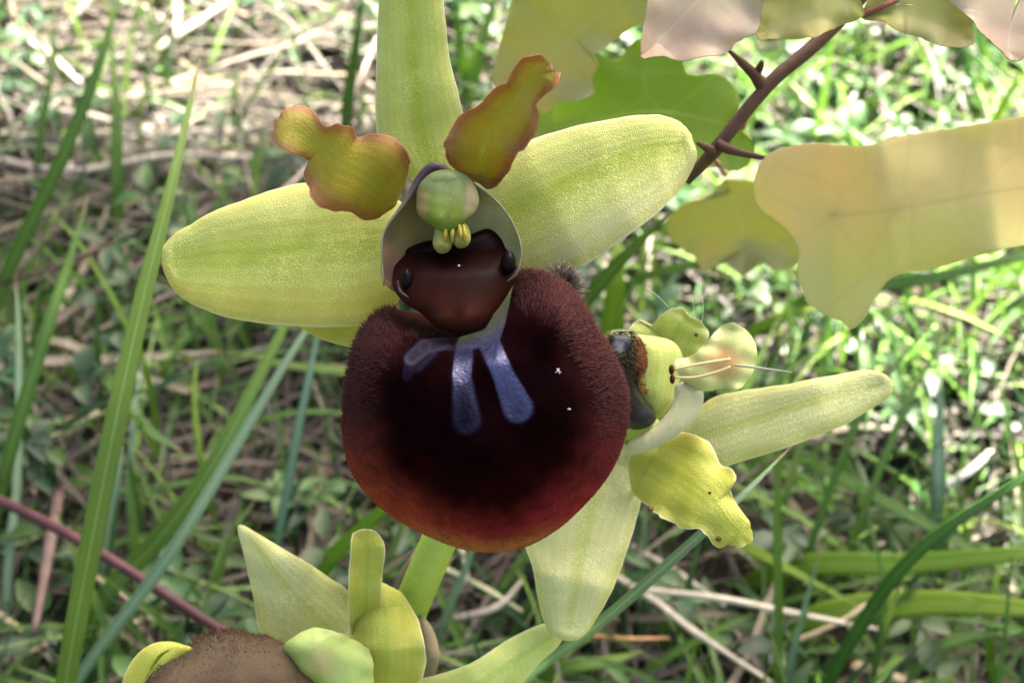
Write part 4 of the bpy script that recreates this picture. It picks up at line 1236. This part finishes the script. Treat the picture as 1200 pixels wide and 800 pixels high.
leaf('leaf_pink', [(1108, -10), (1130, -60), (1200, -70), (1260, -20), (1250, 40), (1215, 50), (1195, 70), (1180, 68), (1165, 52), (1150, 38), (1130, 15)], [(1230, -50), (1190, 0), (1180, 60)], [-0.3, -0.3, -0.25], pet=[(1230, -50, -0.3), (1190, -100, -0.7), (1150, -150, -1.1)])
leaf('leaf_olive', [(578, 92), (590, 40), (610, -20), (660, -60), (730, -50), (770, -20), (768, 20), (745, 30), (714, 52), (696, 66), (702, 76), (694, 92), (696, 108), (680, 116), (655, 120), (640, 132), (620, 122), (596, 112)], [(760, -30), (690, 30), (610, 100)], [-1.9, -2.0, -2.1], lean=0.4, pet=[(760, -30, -1.9), (830, -50, -1.6), (1000, -40, -1.05)])
leaf('leaf_green', [(618, 150), (632, 124), (668, 98), (690, 62), (722, 70), (748, 46), (792, 52), (806, 86), (846, 88), (866, 118), (858, 142), (884, 172), (868, 200), (830, 196), (800, 216), (760, 200), (720, 206), (690, 190), (650, 178)], [(870, 150), (770, 130), (650, 150)], [-2.2, -2.3, -2.5], lean=0.35, pet=[(870, 150, -2.2), (880, 125, -1.6), (890, 108, -0.85)], jag=0.2)
leaf('leaf_buff', [(884, 215), (902, 182), (950, 168), (1010, 172), (1060, 158), (1120, 150), (1180, 140), (1260, 125), (1340, 150), (1360, 210), (1330, 270), (1260, 290), (1200, 288), (1150, 298), (1090, 316), (1050, 322), (1030, 342), (1012, 372), (998, 386), (984, 376), (960, 364), (945, 352), (934, 318), (936, 290), (915, 262), (890, 242)],
     [(1300, 205), (1160, 225), (1040, 245), (970, 250)], [0.9, 1.5, 1.6, 1.4], wave=0.05, lean=0.35, cup=0.0, pet=[(1300, 205, 0.7), (1350, 80, -0.2), (1250, -120, -1.1)], jag=0.5, n=170)
leaf('leaf_olive', [(790, 285), (782, 262), (800, 240), (828, 232), (850, 212), (905, 215), (950, 240), (955, 262), (935, 285), (940, 305), (912, 318), (895, 308), (870, 322), (850, 308), (825, 318), (812, 300)], [(850, 205), (865, 250), (875, 290)], [-4.0, -4.2, -4.5], lean=0.4, pet=[(850, 205, -4.0), (840, 190, -1.8), (832, 184, -0.9)])

# unseen foliage added and shaped to shade the orchid, on added trunk and limbs
def shade_points(n):
    lim = [(-400, 190), (0, 245), (160, 270), (300, 255), (430, 240), (560, 310), (680, 390), (800, 500), (900, 590), (1000, 690), (1100, 770), (1220, 840), (1500, 960)]
    pts = []
    while len(pts) < n:
        near = rng.random() >= 0.42
        if not near:
            u, v = rng.uniform(-200, 1350), rng.uniform(40, 1050)
            if v < np.interp(u, [a for a, b in lim], [b for a, b in lim]) + rng.normal(0, 18):
                continue
            p = PH(u, v, 0)
        else:
            u, v = rng.uniform(-60, 1050), rng.uniform(-110, 850)
            if (u > 775 and v < 420 - rng.normal(0, 10)) or u > 1035 - (v - 440) * 0.32:
                continue
            p = PW(u, v, rng.uniform(-1, 1))
        pts.append((p, near))
    return pts
shade_crown = MB()
lobes = [(0.0, -0.5), (0.35, -0.35), (0.25, -0.1), (0.55, 0.0), (0.3, 0.15), (0.45, 0.4), (0.15, 0.35), (0.0, 0.6), (-0.15, 0.35), (-0.45, 0.4), (-0.3, 0.15), (-0.55, 0.0), (-0.25, -0.1), (-0.35, -0.35)]
cl = []
for p, near in shade_points(4400):
    t = rng.uniform(34, 58)
    c0 = p + SUN * t + rng.normal(0, 0.25, 3)
    cl.append(c0)
    nn = nrm(SUN + rng.normal(0, 0.55, 3))
    a = nrm(np.cross(nn, rng.normal(size=3)))
    b = np.cross(nn, a)
    sz = rng.uniform(0.5, 0.9) if near else rng.uniform(0.9, 1.6)
    V = [c0] + [c0 + (a * x + b * y) * sz - nn * sz * 0.25 * (x * x + y * y) for x, y in lobes]
    g = rng.uniform(0.7, 1.3)
    shade_crown.add(V, [(0, 1 + k, 1 + (k + 1) % 14) for k in range(14)], np.array((0.07, 0.13, 0.025)) * g)
shade_crown.build('shade_crown', M['stuff_leaf'], shrub)
cc = np.mean(cl, 0)
tbase = np.array([-24, 27, -0.6])
fork = np.array([-15.5, 19.8, 25.0])
def limb(pts, r, name='limb'):
    mb = MB(); tube(mb, pts, r, 10, 30, (0.10, 0.065, 0.04)); mb.build(name, M['bark'], shrub)
limb([tbase, tbase + (3.5, -2, 11), fork], [2.0, 1.5, 1.2], 'trunk')
limb([fork, (fork + cc) / 2 + (1, 2, 3), cc], [1.1, 0.8, 0.4])
for _ in range(14):
    e = cl[rng.integers(len(cl))]
    m_ = fork * 0.15 + cc * 0.85
    limb([m_ + rng.normal(0, 0.4, 3), (m_ + e) / 2 + rng.normal(0, 1, 3), e], [0.5, 0.35, 0.12])
limb([cc, (17, 17, 26), (11, 7, 16), PW(1400, -330, -1.6), PW(1180, -190, -1.2)], [0.45, 0.3, 0.16, 0.08, 0.055])

for o in bpy.data.objects:
    if '_wl' in o:
        del o['_wl']
